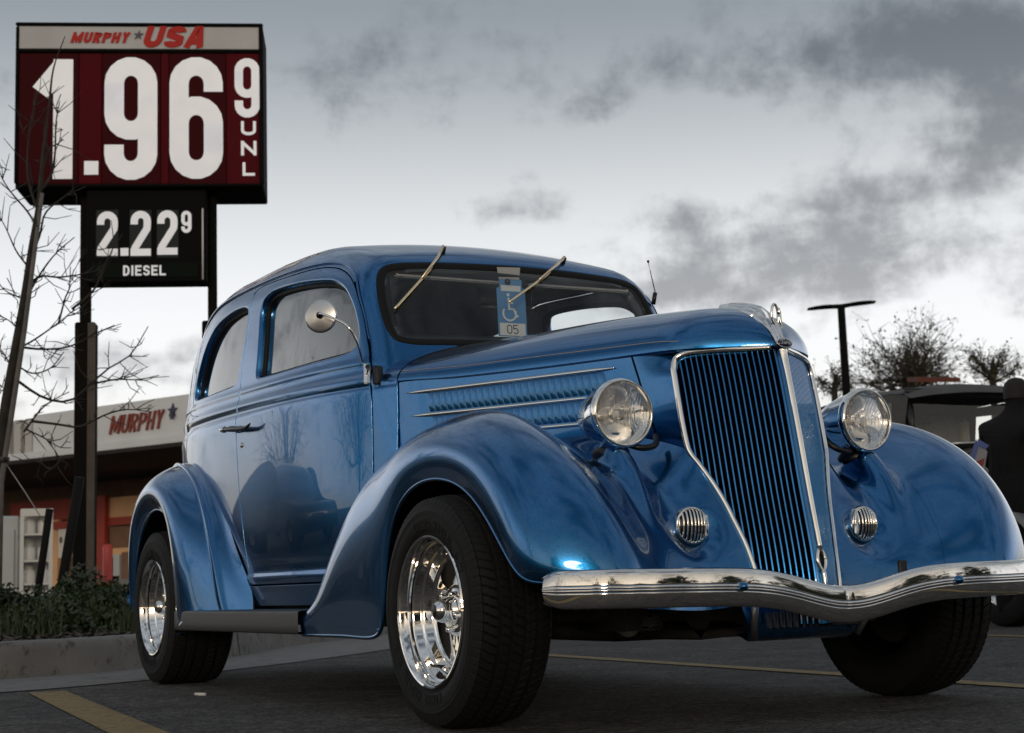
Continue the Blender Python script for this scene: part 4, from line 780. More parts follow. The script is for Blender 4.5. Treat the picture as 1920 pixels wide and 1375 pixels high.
def shell_panel(name, outline, holes, lift, step, parent=None, flange=.012, lining=True, extra=None, m='paint'):
    v, T = fill2d(outline, holes, step, extra); P = lift(v); N = body_n(P)
    t0 = P[T[:, 1]]-P[T[:, 0]]; t1 = P[T[:, 2]]-P[T[:, 0]]; fl = (np.cross(t0, t1)*N[T[:, 0]]).sum(1) < 0; T = T.copy(); T[fl] = T[fl][:, ::-1]
    o = obj(name, P, T, m, parent or CAR, normals=N)
    mb = MB(); PO = lift(np.asarray(outline)); NO = body_n(PO)
    c = PO.mean(0); fl = bool(np.einsum('ij,ij->', np.cross(np.roll(PO, -1, 0)-np.roll(PO, 1, 0), NO), PO-c) < 0)
    mb.add(*ring_strip(PO, NO, True, [(0, 0), (.0012, .0008), (.0018, .0022), (.0018, flange)], fl))
    mb.build('panel_edge', m, o)
    if lining:
        k = MB(); k.add(P-N*.045, [f[::-1] for f in T.tolist()]); k.build('inner_lining', 'trim', o)
    return o
def window(name, hole, lift, parent, glassm, reveal, gasket=True, depth=.034, label=None):
    P = lift(np.asarray(hole)); N = body_n(P); c = P.mean(0)
    fl = bool(np.einsum('ij,ij->', np.cross(np.roll(P, -1, 0)-np.roll(P, 1, 0), N), P-c) > 0)     # strip runs towards the middle of the opening
    mb = MB(); mb.add(*ring_strip(P, N, True, reveal, fl)); mb.build('window_reveal', 'paint', parent)
    t, d = reveal[-1]
    if gasket:
        mb = MB(); mb.add(*ring_strip(P, N, True, [(t-.002, d-.012), (t+.004, d-.012), (t+.010, d-.010), (t+.012, d-.002), (t+.012, d+.01)], fl)); mb.build('window_gasket', 'rubber', parent)
    v, T = fill2d(hole, [], .05); G = lift(v); NG = body_n(G)
    bad = (np.cross(G[T[:, 1]]-G[T[:, 0]], G[T[:, 2]]-G[T[:, 0]])*NG[T[:, 0]]).sum(1) < 0; T = T.copy(); T[bad] = T[bad][:, ::-1]
    g = obj(name, G-NG*(d-.003), T, glassm, parent, normals=NG)
    if label: g['label'] = label
    return g
REV = [(0, 0), (.003, .0006), (.007, .003), (.010, .008), (.012, .016), (.012, .036)]
# outlines in (x, z) on the body side, in metres
DOOR_L = [(.972, .412), (.952, .489), (.935, .66), (.900, .831), (.874, 1.002), (.866, 1.101), (.864, 1.235), (.866, 1.336), (.868, 1.435), (.872, 1.53), (.880, 1.585)]
DOOR_T = [(.905, 1.607), (.96, 1.614), (1.05, 1.612), (1.2, 1.603), (1.339, 1.593), (1.494, 1.583), (1.60, 1.572), (1.697, 1.553), (1.754, 1.534), (1.807, 1.508), (1.855, 1.474), (1.896, 1.432), (1.954, 1.34), (1.999, 1.237), (2.028, 1.156), (2.052, 1.08), (2.062, 1.02)]
DOOR_R = [(2.062, 1.02), (2.064, .93), (2.064, .741), (2.062, .643), (2.060, .52), (2.058, .412)]
DOORWIN = [(1.040, 1.245), (1.036, 1.30), (1.026, 1.37), (1.015, 1.43), (1.004, 1.49), (1.022, 1.543), (1.085, 1.565), (1.17, 1.568), (1.30, 1.560), (1.46, 1.544), (1.641, 1.520), (1.734, 1.499), (1.815, 1.460), (1.878, 1.402), (1.925, 1.334), (1.953, 1.268), (1.950, 1.231), (1.918, 1.210), (1.845, 1.199), (1.625, 1.200), (1.317, 1.205), (1.10, 1.213), (1.056, 1.222)]
QWIN = [(.853, 1.50), (.842, 1.538), (.80, 1.557), (.72, 1.566), (.62, 1.567), (.468, 1.555), (.355, 1.532), (.25, 1.488), (.165, 1.425), (.105, 1.345), (.088, 1.285), (.105, 1.247), (.168, 1.232), (.28, 1.226), (.45, 1.222), (.62, 1.221), (.77, 1.222), (.805, 1.235), (.818, 1.275), (.838, 1.36), (.850, 1.44)]
gapx = .0060
dl, dt_, dr = spline(DOOR_L, 60), spline(DOOR_T, 70), spline(DOOR_R, 40)
bot = np.stack([np.linspace(2.058, .972, 50), np.full(50, .412)], 1)
door_out = np.concatenate([dl[:-1], spline([dl[-1]]+[tuple(p) for p in DOOR_T[:3]], 12)[:-1], spline(DOOR_T[2:], 70)[:-1], dr[:-1], bot[:-1]])
def inset(poly, d):
    poly = np.asarray(poly); s = 1 if area2(poly) > 0 else -1; t = np.roll(poly, -1, 0)-np.roll(poly, 1, 0); t /= np.linalg.norm(t, axis=1, keepdims=True)
    return poly+np.stack([-t[:, 1], t[:, 0]], 1)*d*s
_bx = np.arange(-.75, 2.18, .018)
belt_pts = np.concatenate([np.stack([_bx, belt_z(_bx)+off], 1) for off in np.concatenate([np.arange(-.018, .056, .0055), [.060, .066], np.arange(.071, .102, .005), [.107]])]+[np.stack([_bx, 0*_bx+z], 1) for z in (.434, .440, .445, .449, .453, .457, .462, .468)])
def belt_band(p): q = p[:, 1]-belt_z(p[:, 0]); return ((q > -.024) & (q < .113)) | ((p[:, 1] > .429) & (p[:, 1] < .473))
dwin = spline(DOORWIN, 110, True); qwin = spline(QWIN, 90, True)
# drip line: the upper edge of the sides, in (x, z); the roof skin starts here
DRIP = [(-.66, 1.245), (-.45, 1.385), (-.2, 1.505), (.05, 1.583), (.3, 1.623), (.55, 1.634), (.8, 1.632), (1.0, 1.626), (1.2, 1.617), (1.4, 1.603), (1.56, 1.590), (1.67, 1.574), (1.76, 1.548), (1.82, 1.518), (1.87, 1.480)]
drip = spline(DRIP, 120)
for s in (-1, 1):
    L_ = lift_side(s)
    door = shell_panel('door', inset(door_out, gapx), [dwin], L_, .026, extra=belt_pts)
    if s < 0: door['label'] = 'blue passenger door with chrome handle and round mirror on its edge'
    window('door_window', dwin, L_, door, 'glass' if s < 0 else 'wglass', REV)
    # rear quarter: from the door's rear seam to the tail, up to the drip line
    up = drip[drip[:, 0] < .855]
    qo = np.concatenate([dl[:, :]-[gapx*.2, 0], [(.872, 1.600), (.868, 1.62)], [(.860, 1.631)], up[::-1], spline([(-.66, 1.245), (-.72, 1.0), (-.72, .7), (-.66, .412)], 40)[1:], np.stack([np.linspace(-.63, .95, 60), np.full(60, .412)], 1)])
    q = shell_panel('quarter_panel', qo, [qwin], L_, .03, extra=belt_pts)
    window('quarter_window', qwin, L_, q, 'glass', REV)
    # strip of roof rail between the door top and the drip line
    dro = drip[(drip[:, 0] >= .855)]
    top = dt_[(dt_[:, 0] > .868) & (dt_[:, 0] < 1.869)]
    rail = np.concatenate([[(.866, 1.6)], [(.862, 1.628)], dro, [(1.8735, 1.4695)], top[::-1]+[0, .0008]])
    shell_panel('roof_rail', rail, [], L_, .03, lining=False, flange=.02)
    # cowl side ahead of the door, below the windscreen pillar
    co = np.concatenate([dr+[gapx*.6, 0], [(2.062, .385), (2.175, .385)], spline([(2.175, .385), (2.178, .7), (2.178, 1.0), (2.176, 1.078)], 40)[1:], spline([(2.176, 1.078), (2.13, 1.083), (2.066, 1.083)], 14)[1:], [(2.063, 1.05)]])
    shell_panel('cowl_side', co, [], L_, .03, extra=belt_pts, lining=False)
    # sill under the door
    sl_ = np.concatenate([np.stack([np.linspace(-.6, 2.175, 120), np.full(120, .408)], 1), np.stack([np.linspace(2.175, -.6, 120), np.full(120, .335)], 1)])
    shell_panel('sill', sl_, [], L_, .03, lining=False)
# windscreen surround: (azimuth*.75, z)
def az(x, y): return math.atan2(y, x-1.3)*.75
def front_edge(s):
    P = lift_side(s)(np.array([(p[0]+gapx, p[1]) for p in dt_ if p[0] > 1.87])); return np.stack([np.arctan2(P[:, 1], P[:, 0]-1.3)*.75, P[:, 2]], 1)
_de = lift_side(1)(np.array([DRIP[-1]]))[0]
HEAD = [(0, 1.640), (.12, 1.638), (.24, 1.628), (.34, 1.611), (.42, 1.588), (.485, 1.558), (.545, 1.522), (az(_de[0], _de[1]), _de[2])]
e1 = front_edge(-1); e2 = front_edge(1)       # from top of pillar downwards
hd = spline([(p[0], p[1]) for p in HEAD], 40)
hdr = np.concatenate([hd[::-1]*[1, 1], (hd*[-1, 1])[1:]])         # +side to -side
wo = np.concatenate([hdr, e1, [(az(2.10, -.61), 1.083)], np.stack([np.linspace(az(2.10, -.61), az(2.10, .61), 60)[1:-1], np.full(58, 1.083)], 1), [(az(2.10, .61), 1.083)], e2[::-1]])
WS = [(0, 1.557), (-.10, 1.5555), (-.292, 1.551), (-.447, 1.5425), (-.508, 1.531), (-.541, 1.511), (-.556, 1.480), (-.562, 1.44), (-.565, 1.378), (-.560, 1.30), (-.548, 1.262), (-.528, 1.234), (-.49, 1.221), (-.43, 1.219), (-.367, 1.221), (-.2, 1.224), (0, 1.225)]
def ws_to_uv(p):
    x = 2.089-.10*p[0]**2-(p[1]-1.2)*math.tan(.393)-(.02 if abs(p[0]) > .5 else .004); return (az(x, p[0]), p[1])
wsr = [ws_to_uv(p) for p in WS]; wsp = spline(wsr+[(-a, b) for a, b in wsr[1:-1]][::-1], 170, True)
front = shell_panel('windscreen_surround', wo, [wsp], lift_front, .026, flange=.004, lining=False)
window('windscreen', wsp, lift_front, front, 'wglass', [(0, 0), (.002, .0005), (.005, .003), (.006, .008)], gasket=False)
# broad black rubber round the screen
P = lift_front(wsp); N = body_n(P); c = P.mean(0)
fl = bool(np.einsum('ij,ij->', np.cross(np.roll(P, -1, 0)-np.roll(P, 1, 0), N), P-c) > 0)
mb = MB(); mb.add(*ring_strip(P, N, True, [(.001, .004), (.006, -.002), (.016, -.001), (.027, .002), (.032, .008)], fl)); mb.build('windscreen_rubber', 'rubber', front)
mb = MB(); mb.add(*ring_strip(P, N, True, [(.030, .009), (.05, .012), (.052, .05)], fl)); mb.build('windscreen_frame_inner', 'black', front)
# roof skin in plan
R1 = lift_side(-1)(drip); R2 = lift_side(1)(drip)
HP = lift_front(hdr); k0 = HP[:, 1].argsort()
roof_out = np.concatenate([R1[:, :2], HP[k0][1:-1, :2], R2[::-1, :2], np.stack([np.full(20, R1[0, 0])-.10*np.cos(np.linspace(-1.4, 1.4, 20)), np.linspace(R2[0, 1], R1[0, 1], 22)[1:-1]], 1)])
shell_panel('roof', roof_out, [], lift_roof, .035, flange=.004)
# tail: closed off low behind, never far from the body's own curve
mb = MB(); ang = np.linspace(-1, 1, 40); rows = []
for z in np.linspace(.40, 1.26, 24):
    xs = np.full(40, .2); O = np.stack([xs, 0*xs, np.full(40, z)], 1); D = np.stack([-np.cos(ang*1.25), np.sin(ang*1.25), 0*ang], 1); rows.append(shoot(O, D, .05, 1.6))
mb.grid(rows); mb.build('tail_panel', 'paint', CAR)
# rain gutter over the doors
for s in (-1, 1):
    Q = [(p[0], p[1]) for p in DRIP[1:]]+[(1.905, 1.432), (1.960, 1.336), (2.004, 1.235)]
    Q = spline(Q, 130); P = lift_side(s)(Q); N = body_n(P)
    r = np.full(len(P), .0065); r[-30:] = np.linspace(.0065, .002, 30)
    MB().tube(P+N*.003, r, 8).build('rain_gutter', 'paint', CAR)
# ------------------------------------------------------------------ cowl top and bonnet
HOOD_E = [(2.0, .628, 1.079), (2.178, .596, 1.075), (2.45, .511, 1.058), (2.78, .407, 1.046), (3.0, .337, 1.041), (3.16, .288, 1.038), (3.25, .262, 1.036), (3.306, .240, 1.034), (3.352, .196, 1.034), (3.40, .132, 1.034), (3.445, .070, 1.033), (3.475, .026, 1.032), (3.488, .003, 1.031)]
HOOD_C = [(2.0, 1.245), (2.178, 1.236), (2.45, 1.226), (2.78, 1.216), (3.0, 1.201), (3.16, 1.187), (3.26, 1.175), (3.335, 1.156), (3.385, 1.137), (3.425, 1.113), (3.455, 1.088), (3.476, 1.058), (3.488, 1.034)]
def hood_surface(n0, n1, nu, nv, lift_mm=0.0, side=1, t0=0.0, t1=1.0):
    E = spline(HOOD_E, 400); C = spline([(p[0], 0, p[1]) for p in HOOD_C], 400)
    # tie stations by control index so that edge and spine keep step
    ue = np.linspace(0, len(HOOD_E)-1, 400)
    def par(P, n): 
        P = np.asarray(P, float); Q = np.concatenate([[2*P[0]-P[1]], P, [2*P[-1]-P[-2]]]); u = np.linspace(n0, n1, nu); i = np.minimum(u.astype(int), len(P)-2); t = (u-i)[:, None]
        p0, p1, p2, p3 = Q[i], Q[i+1], Q[i+2], Q[i+3]; return .5*((2*p1)+(-p0+p2)*t+(2*p0-5*p1+4*p2-p3)*t*t+(-p0+3*p1-3*p2+p3)*t**3)
    E = par(HOOD_E, nu); C = par([(p[0], 0, p[1]) for p in HOOD_C], nu)
    a = np.linspace(t0, t1, nv)*math.pi/2; p = 2/2.0; cx = np.cos(a)**p; cx[np.abs(np.cos(a)) < 1e-6] = 0; sx = np.sin(a)**p
    G = np.zeros((nu, nv, 3))
    for i in range(nu):
        G[i, :, 0] = C[i, 0]+(E[i, 0]-C[i, 0])*cx; G[i, :, 1] = side*E[i, 1]*cx; G[i, :, 2] = E[i, 2]+(C[i, 2]-E[i, 2])*sx
    return G
def two_sides(name, n0, n1, nu, nv, parent=CAR):
    A = hood_surface(n0, n1, nu, nv, side=-1); B = hood_surface(n0, n1, nu, nv, side=1)[:, ::-1]
    G = np.concatenate([A, B[:, 1:]], 1); return MB().grid(G).build(name, 'paint', parent), G
hood, HG = two_sides('hood', 1.02, 12, 150, 40)
# lower lip of the bonnet
for s, col_ in ((-1, 0), (1, -1)):
    e = HG[:, col_]; inn = np.stack([e+[0, 0, -.001], e+np.array([0, -s*.004, -.006]), e+np.array([-.004, -s*.016, -.006])], 1); MB().grid(inn).build('hood_edge', 'paint', hood)
    e2_ = hood_surface(1.03, 7.2, 90, 40, side=s)[:, 5]; n_ = np.array([0.25, s*.9, .35]); MB().tube(e2_+n_*.0004, .0009, 5).build('pinstripe', 'stripe', hood)
cowl, CG = two_sides('cowl_top', 0.15, .985, 14, 40)
# rise of the cowl to the foot of the screen
Gc = CG.copy(); 
for i in range(len(Gc)):
    w = max(0, (2.12-Gc[i, :, 0].mean())/.14); Gc[i, :, 2] += .030*w**2*np.sin(np.linspace(0, math.pi, Gc.shape[1]))**.5
cowl.data.vertices.foreach_set('co', Gc.reshape(-1)); cowl.data.update()
GZ = [.18, .25, .364, .431, .489, .606, .782, .982, 1.02]; GX = [3.625, 3.626, 3.622, 3.612, 3.601, 3.576, 3.542, 3.499, 3.489]
def gx(z): return interp(z, GZ, GX)
def gpt(a, z, push=0.0): return np.array([gx(z)-.75*abs(a)-.15*a*a+push, a, z])
TRIM = [(.022, 1.026), (.07, 1.026), (.14, 1.027), (.20, 1.024), (.232, 1.012), (.243, .985), (.245, .95), (.2455, .856), (.243, .77), (.238, .735), (.222, .70), (.199, .646), (.18, .589), (.166, .532), (.153, .478), (.142, .412), (.136, .36), (.132, .30)]
tw = spline(TRIM, 140)
side_a = lambda z: float(np.interp(z, tw[::-1][:105, 1], tw[::-1][:105, 0])) if z < .98 else float(np.interp(z, [.98, 1.026], [.243, .20]))
# bonnet sides, louvres, strips
def hood_side_y(x): return interp(x, [p[0] for p in HOOD_E[:8]], [p[1] for p in HOOD_E[:8]])-.004
def hood_seam_x(z): return 3.155+(1.04-z)*.33
for s in (-1, 1):
    zz = np.linspace(0, 1, 24); xx = np.linspace(2.182, 1, 2)
    def sheet(x0f, x1f, nx):
        G = np.zeros((24, nx, 3))
        for i, t in enumerate(zz):
            for j, u in enumerate(np.linspace(0, 1, nx)):
                z0 = .60+t*.2; x = x0f(t)+(x1f(t)-x0f(t))*u; ztop = interp(x, [p[0] for p in HOOD_E[:8]], [p[2] for p in HOOD_E[:8]])-.004
                z = .58+(ztop-.58)*t; G[i, j] = (x, s*hood_side_y(x), z)
        return G
    tz = lambda t: .58+.46*t
    hs = MB().grid(sheet(lambda t: 2.181, lambda t: hood_seam_x(tz(t))-.003, 40)).build('hood_side', 'paint', CAR)
    rows = []
    for z in np.linspace(.58, 1.036, 24):
        x0 = hood_seam_x(z)+.003; S0 = np.array([x0, s*float(hood_side_y(x0)), min(z, 1.034)]); a_ = side_a(max(z, .74)); E0 = gpt(s*(a_-.002), z, -.006); d0 = np.array([.95, -s*.31, 0])*.10; d1 = np.array([.93, -s*.20, 0])*.06
        rows.append([(2*t**3-3*t**2+1)*S0+(t**3-2*t**2+t)*d0+(-2*t**3+3*t**2)*E0+(t**3-t**2)*d1 for t in np.linspace(0, 1, 16)])
    MB().grid(rows).build('grille_shell', 'paint', CAR)
    MB().grid(sheet(lambda t: hood_seam_x(tz(t))-.01, lambda t: hood_seam_x(tz(t))+.01, 2)-np.array([0, s*.006, 0])).build('seam_shadow_gap', 'black', hs)
    # louvres: raised slats between the chrome strips
    def zs(k, x): return (1.027-.0225*(x-2.228), .948-.0245*(x-2.251), .866-.0245*(x-2.5))[k]
    for row in (0, 1):
        x0, n, x1 = (2.318, 27, 3.052) if row == 0 else (2.335, 26, 3.04)
        base = None
        for k in range(n):
            x = x0+(x1-x0)*k/n; p = (x1-x0)/n; za = zs(row, x)-.008; zb_ = zs(row+1, x)+.008
            if zb_ < .84: zb_ = .84
            sl = .02
            def q(u, w, z): X = x+u*p+(za-z)*.18; return (X, s*(hood_side_y(X)+w), z)
            lv = []
            for z in np.linspace(zb_, za, 5):
                f = 1 if zb_+.003 < z < za-.003 else .15
                lv.append([q(.015, -.003, z), q(.03, .0030*f, z), q(.09, .0040*f, z), q(.5, .0036*f, z), q(.90, .0028*f, z), q(.945, .0018*f, z), q(.955, -.003, z)])
            MB().grid(lv).build('louvre', 'paint', hs, sharp=35)
    for row, (xa, xb) in enumerate(((2.228, 3.095), (2.251, 3.02), (2.40, 3.0))):
        x = np.linspace(xa, xb, 40); Pn = np.stack([x, s*(hood_side_y(x)+.006), [zs(row, v) for v in x]], 1); r = np.full(40, .0062); r[:4] = [.0015, .003, .0045, .0058]; r[-4:] = [.0058, .0045, .003, .0015]
        MB().tube(Pn, r, 10).build('side_strip', 'chrome', hs)
# ------------------------------------------------------------------ radiator grille
# backing
G = []
for z in np.linspace(.30, 1.02, 30): G.append([gpt(a*side_a(z), z, -.040) for a in np.linspace(-1, 1, 21)])
grille = MB().grid(G).build('grille', 'void', CAR); grille['label'] = 'tall pointed grille with thin blue vertical bars in a chrome frame'
for s in (-1, 1):
    for k in range(19):
        a = .0150+k*.0124
        zt = 1.022 if a < .20 else 1.022-(a-.20)*.5
        zl = .26
        for z in np.linspace(1.0, .27, 200):
            if z < .98 and side_a(z) < a+.002: zl = z; break
        zq = np.linspace(zl, zt, 16); w = .0041; V = []
        for z in zq:
            c = gpt(s*a, z, -.002); nb_ = np.array([.80, s*.60, .10]); lt = np.array([-.60*s, .80, 0])*s; V += [c-nb_*.022-lt*w, c-nb_*.003-lt*w, c-lt*w*.4, c+lt*w*.4, c-nb_*.003+lt*w, c-nb_*.022+lt*w]
        Fc = [(i*6+j, i*6+j+1, (i+1)*6+j+1, (i+1)*6+j) for i in range(15) for j in range(5)]
        obj('grille_bar', V, Fc, 'paint', grille, sharp=40)
    P = np.array([gpt(s*a, z, .002) for a, z in tw]); r = np.interp(np.linspace(0, 1, len(P)), [0, .1, .5, .7, 1], [.0085, .0095, .0085, .0075, .0065])
    MB().tube(P, r, 12).build('grille_trim', 'chrome', grille)
    P = np.array([gpt(s*max(0.004, a-.010), z-.010*(z > .98), -.012) for a, z in tw[8:]]); MB().tube(P, .006, 8).build('grille_inner_lip', 'paint', grille)
zq = np.linspace(.455, 1.03, 40); P = np.array([gpt(0, z, .006) for z in zq]); r = np.interp(zq, [.455, .5, .95, 1.0, 1.03], [.007, .0075, .0085, .010, .015])
MB().tube(P, r, 12).build('grille_centre_bar', 'chrome', grille)
zq = np.linspace(.28, .402, 12); MB().tube([gpt(0, z, .006) for z in zq], np.linspace(.005, .007, 12), 10).build('grille_centre_bar', 'chrome', grille)
ph = np.linspace(0, 2*math.pi, 40, endpoint=False); P = np.array([gpt(.0135*math.cos(a)*(1-.25*abs(math.sin(a))), .429+.030*math.sin(a)) for a in ph]); P[:, 0] = gx(P[:, 2])+.004
MB().tube(np.concatenate([P, P[:2]]), .0052, 8).build('crank_hole_ring', 'chrome', grille)
MB().add([q-[.006, 0, 0] for q in P]+[P.mean(0)-[.006, 0, 0]], [(i, (i+1) % 40, 40) for i in range(40)]).build('crank_hole', 'black', grille)
# badge and bonnet ornament
def badge():
    n = 40; c = np.array([3.502, 0, 1.033]); fx = np.array([0.93, 0, .36]); up = np.array([-.36, 0, .93]); rt = np.array([0, 1, 0]); ph = np.linspace(0, 2*math.pi, n, endpoint=False)
    ring = [c+rt*.026*math.cos(a)+up*.0145*math.sin(a) for a in ph]
    b = MB().add([q+fx*.006 for q in ring]+[c+fx*.009]+[q-fx*.012 for q in ring], [(i, (i+1) % n, n) for i in range(n)]+[(i, n+1+i, n+1+(i+1) % n, (i+1) % n) for i in range(n)]).build('badge', 'navy', grille)
    MB().tube(np.array(ring+ring[:2])+fx*.005, .0022, 6).build('badge_rim', 'chrome', b)
    # the script on the badge: F o r d
    S = [[(-.016, .004), (-.012, .008), (-.004, .008), (-.003, .006)], [(-.009, .008), (-.011, -.002), (-.014, -.006), (-.017, -.004)], [(-.014, .001), (-.006, .002)],
         [(-.003, .002), (-.006, -.001), (-.005, -.005), (-.002, -.005), (0, -.002), (-.002, .002), (-.003, .002)], [(.003, .002), (.002, -.005), (.003, -.001), (.006, .002)],
         [(.012, .002), (.009, .001), (.008, -.003), (.010, -.005), (.013, -.002)], [(.017, .009), (.014, .002), (.0125, -.004), (.015, -.004), (.018, -.002)]]
    m = MB()
    for st in S: m.tube([c+rt*p[0]+up*p[1]+fx*.0088 for p in spline(st, 12)], .0011, 5)
    m.build('badge_script', 'satin', b)
badge()
# chrome strip that climbs over the nose
CS = spline([(3.495, 1.040), (3.482, 1.064), (3.462, 1.090), (3.432, 1.116), (3.39, 1.139), (3.335, 1.159), (3.26, 1.177), (3.20, 1.184)], 50)
G = []
for i, (x, z) in enumerate(CS):
    w = np.interp(i/49, [0, .15, .35, .55, .8, 1], [.016, .020, .030, .032, .022, .003]); nx, nz = (1, .35) if i < 6 else (.5, .85)
    row = []
    for u in np.linspace(-1, 1, 17):
        h = .003+.014*(1-abs(u))**1.0*np.interp(i/49, [0, .4, 1], [.6, 1.3, .5])+.002*math.cos(u*math.pi*5); drop = .85*w*w*u*u/.24*1.0
        row.append((x+nx*h-.35*abs(u)*w*(i < 20), u*w, z+nz*h-.30*abs(u)*w))
    G.append(row)
orn = MB().grid(G).build('hood_ornament', 'chrome', hood)
mb = MB()
ph = np.linspace(0, 2*math.pi, 24); mb.tube([(3.468+.0*a, .011*math.cos(a), 1.122+.030*math.sin(a)) for a in ph], .004, 8)
mb.build('ornament_ring', 'chrome', orn)
MB().prism([(0, 0), (.012, .0), (.010, .045), (.003, .062), (-.010, .066), (-.004, .05)], (3.468, .012, 1.080), (1, 0, 0), (0, 0, 1), (0, .004, 0)).build('ornament_fin', 'chrome', orn, False)
MB().prism([(0, 0), (.014, .0), (.010, .02), (-.004, .05), (-.03, .068), (-.012, .045)], (3.455, -.014, 1.080), (1, 0, 0), (0, 0, 1), (0, .004, 0)).build('ornament_fin', 'chrome', orn, False)
# ------------------------------------------------------------------ front wings
def R6(z): q = gpt(side_a(z)-.003, z, -.004); return (q[0], q[1], z)
FRONT = [  # rows: lip, outer face, shoulder, crest, inner shoulder, valley, inner edge  (x, half width, z)
 [(1.885, .835, .240), (1.885, .840, .275), (1.885, .832, .302), (1.885, .80, .314), (1.885, .76, .316), (1.885, .72, .316), (1.885, .66, .316)],
 [(2.00, .830, .240), (2.00, .838, .310), (2.00, .828, .360), (2.00, .795, .384), (2.00, .75, .376), (2.00, .70, .36), (2.00, .63, .35)],
 [(2.12, .832, .240), (2.12, .842, .390), (2.12, .824, .485), (2.125, .785, .524), (2.125, .73, .505), (2.125, .67, .48), (2.125, .60, .46)],
 [(2.29, .832, .240), (2.285, .846, .490), (2.28, .818, .635), (2.285, .765, .695), (2.285, .70, .675), (2.285, .63, .64), (2.285, .555, .63)],
 [(2.48, .836, .240), (2.46, .850, .550), (2.45, .815, .718), (2.45, .740, .787), (2.45, .66, .765), (2.45, .58, .73), (2.45, .505, .74)],
 [(2.575, .838, .290), (2.56, .852, .610), (2.57, .812, .766), (2.58, .720, .835), (2.58, .63, .81), (2.58, .545, .775), (2.58, .465, .79)],
 [(2.625, .842, .470), (2.665, .854, .690), (2.68, .810, .806), (2.71, .703, .865), (2.71, .605, .838), (2.71, .505, .795), (2.71, .425, .81)],
 [(2.715, .845, .615), (2.775, .857, .740), (2.81, .808, .833), (2.85, .690, .882), (2.85, .58, .852), (2.85, .47, .80), (2.85, .38, .82)],
 [(2.875, .846, .682), (2.93, .859, .764), (2.96, .810, .842), (2.99, .680, .885), (2.99, .56, .850), (2.99, .44, .79), (2.99, .338, .818)],
 [(3.065, .847, .677), (3.11, .861, .750), (3.125, .812, .823), (3.15, .695, .862), (3.14, .548, .796), (3.12, .41, .733), (3.11, .30, .808)],
 [(3.215, .844, .618), (3.27, .860, .690), (3.29, .812, .772), (3.30, .690, .802), (3.28, .535, .728), (3.24, .39, .676), (3.215, .272, .786)],
 [(3.355, .848, .510), (3.405, .856, .590), (3.425, .803, .685), (3.435, .678, .722), (3.40, .515, .652), (3.345, .365, .630), R6(.742)],
 [(3.452, .842, .415), (3.495, .846, .485), (3.52, .790, .580), (3.535, .660, .632), (3.468, .512, .572), (3.412, .355, .572), R6(.675)],
 [(3.505, .818, .391), (3.545, .818, .420), (3.575, .765, .480), (3.597, .640, .533), (3.520, .503, .500), (3.462, .335, .512), R6(.590)],
 [(3.540, .785, .386), (3.570, .778, .393), (3.603, .735, .408), (3.634, .625, .435), (3.555, .487, .430), (3.500, .315, .436), R6(.490)],
 [(3.556, .762, .380), (3.582, .750, .372), (3.615, .700, .362), (3.646, .606, .350), (3.572, .470, .345), (3.520, .30, .345), R6(.400)],
 [(3.556, .755, .362), (3.582, .742, .350), (3.613, .690, .335), (3.644, .598, .318), (3.575, .462, .310), (3.526, .29, .305), R6(.330)]]
HORN = np.array([3.457, .2975, .5306]); LAMP = np.array([3.326, .4296, .8465])
def front_wing(s):
    G = bspline_surface(FRONT, 190, 120); a = G[..., 1]; 
    # headlamp pedestal: a hill on the inner slope that runs out forwards
    dx = G[..., 0]-3.262; da = a-.437; back = dx < 0
    lx = np.where(back, .055, .125+.0*dx); e = np.exp(-(dx/lx)**2-(da/(.050+.05*np.clip(dx, 0, .3)))**2)
    G[..., 2] += e*np.clip(.735-G[..., 2]+.012, 0, .08); G[..., 0] += e*.022*np.clip(dx/.1, 0, 1)
    nn = grid_normals(G); nn *= np.sign(nn[60, 60, 2]); rd = np.exp(-(da/.042)**2)*np.clip((dx+.05)/.06, 0, 1)*np.clip(1-(dx-.04)/.22, 0, 1); G += nn*(.024*rd*rd*(3-2*rd))[..., None]
    # pocket for the horn grille
    d2 = ((a-HORN[1])/.066)**2+((G[..., 2]-HORN[2])/.070)**2; pk = np.exp(-d2**1.6)
    tgt = HORN[0]-.030; G[..., 0] = np.where(G[..., 0] > 3.36, G[..., 0]+(np.minimum(tgt, G[..., 0])-G[..., 0])*pk, G[..., 0])
    G[..., 1] *= s
    if s > 0: G = G[:, ::-1]
    w = MB().grid(G).build('front_fender', 'paint', CAR)
    n = grid_normals(G); n *= np.sign((n*(G-np.array([2.85, s*.5, .3]))).sum(2).mean())
    MB().grid(G-n*.009).build('fender_liner', 'under', w)
    lip = G[:, 0] if s < 0 else G[:, -1]; MB().tube(lip-np.array([0, s*.004, 0]), .0065, 8).build('fender_bead', 'paint', w)
    jc = 79 if s < 0 else 119-79; MB().tube(G[128:190, jc]-n[128:190, jc]*.0006, .0009, 5).build('valance_seam', 'void', w)
    return w
FW = {s: front_wing(s) for s in (-1, 1)}
FW[-1]['label'] = 'near front wing sweeping back to the running board'; FW[1]['label'] = 'far front wing beside the person in black'
# bolt heads low on the apron
for s in (-1, 1): MB().lathe([(0, .006), (.004, .005), (.006, 0)], (2.55, s*.838, .262), (0, s, 0), 10).build('apron_bolt', 'paint', FW[s])
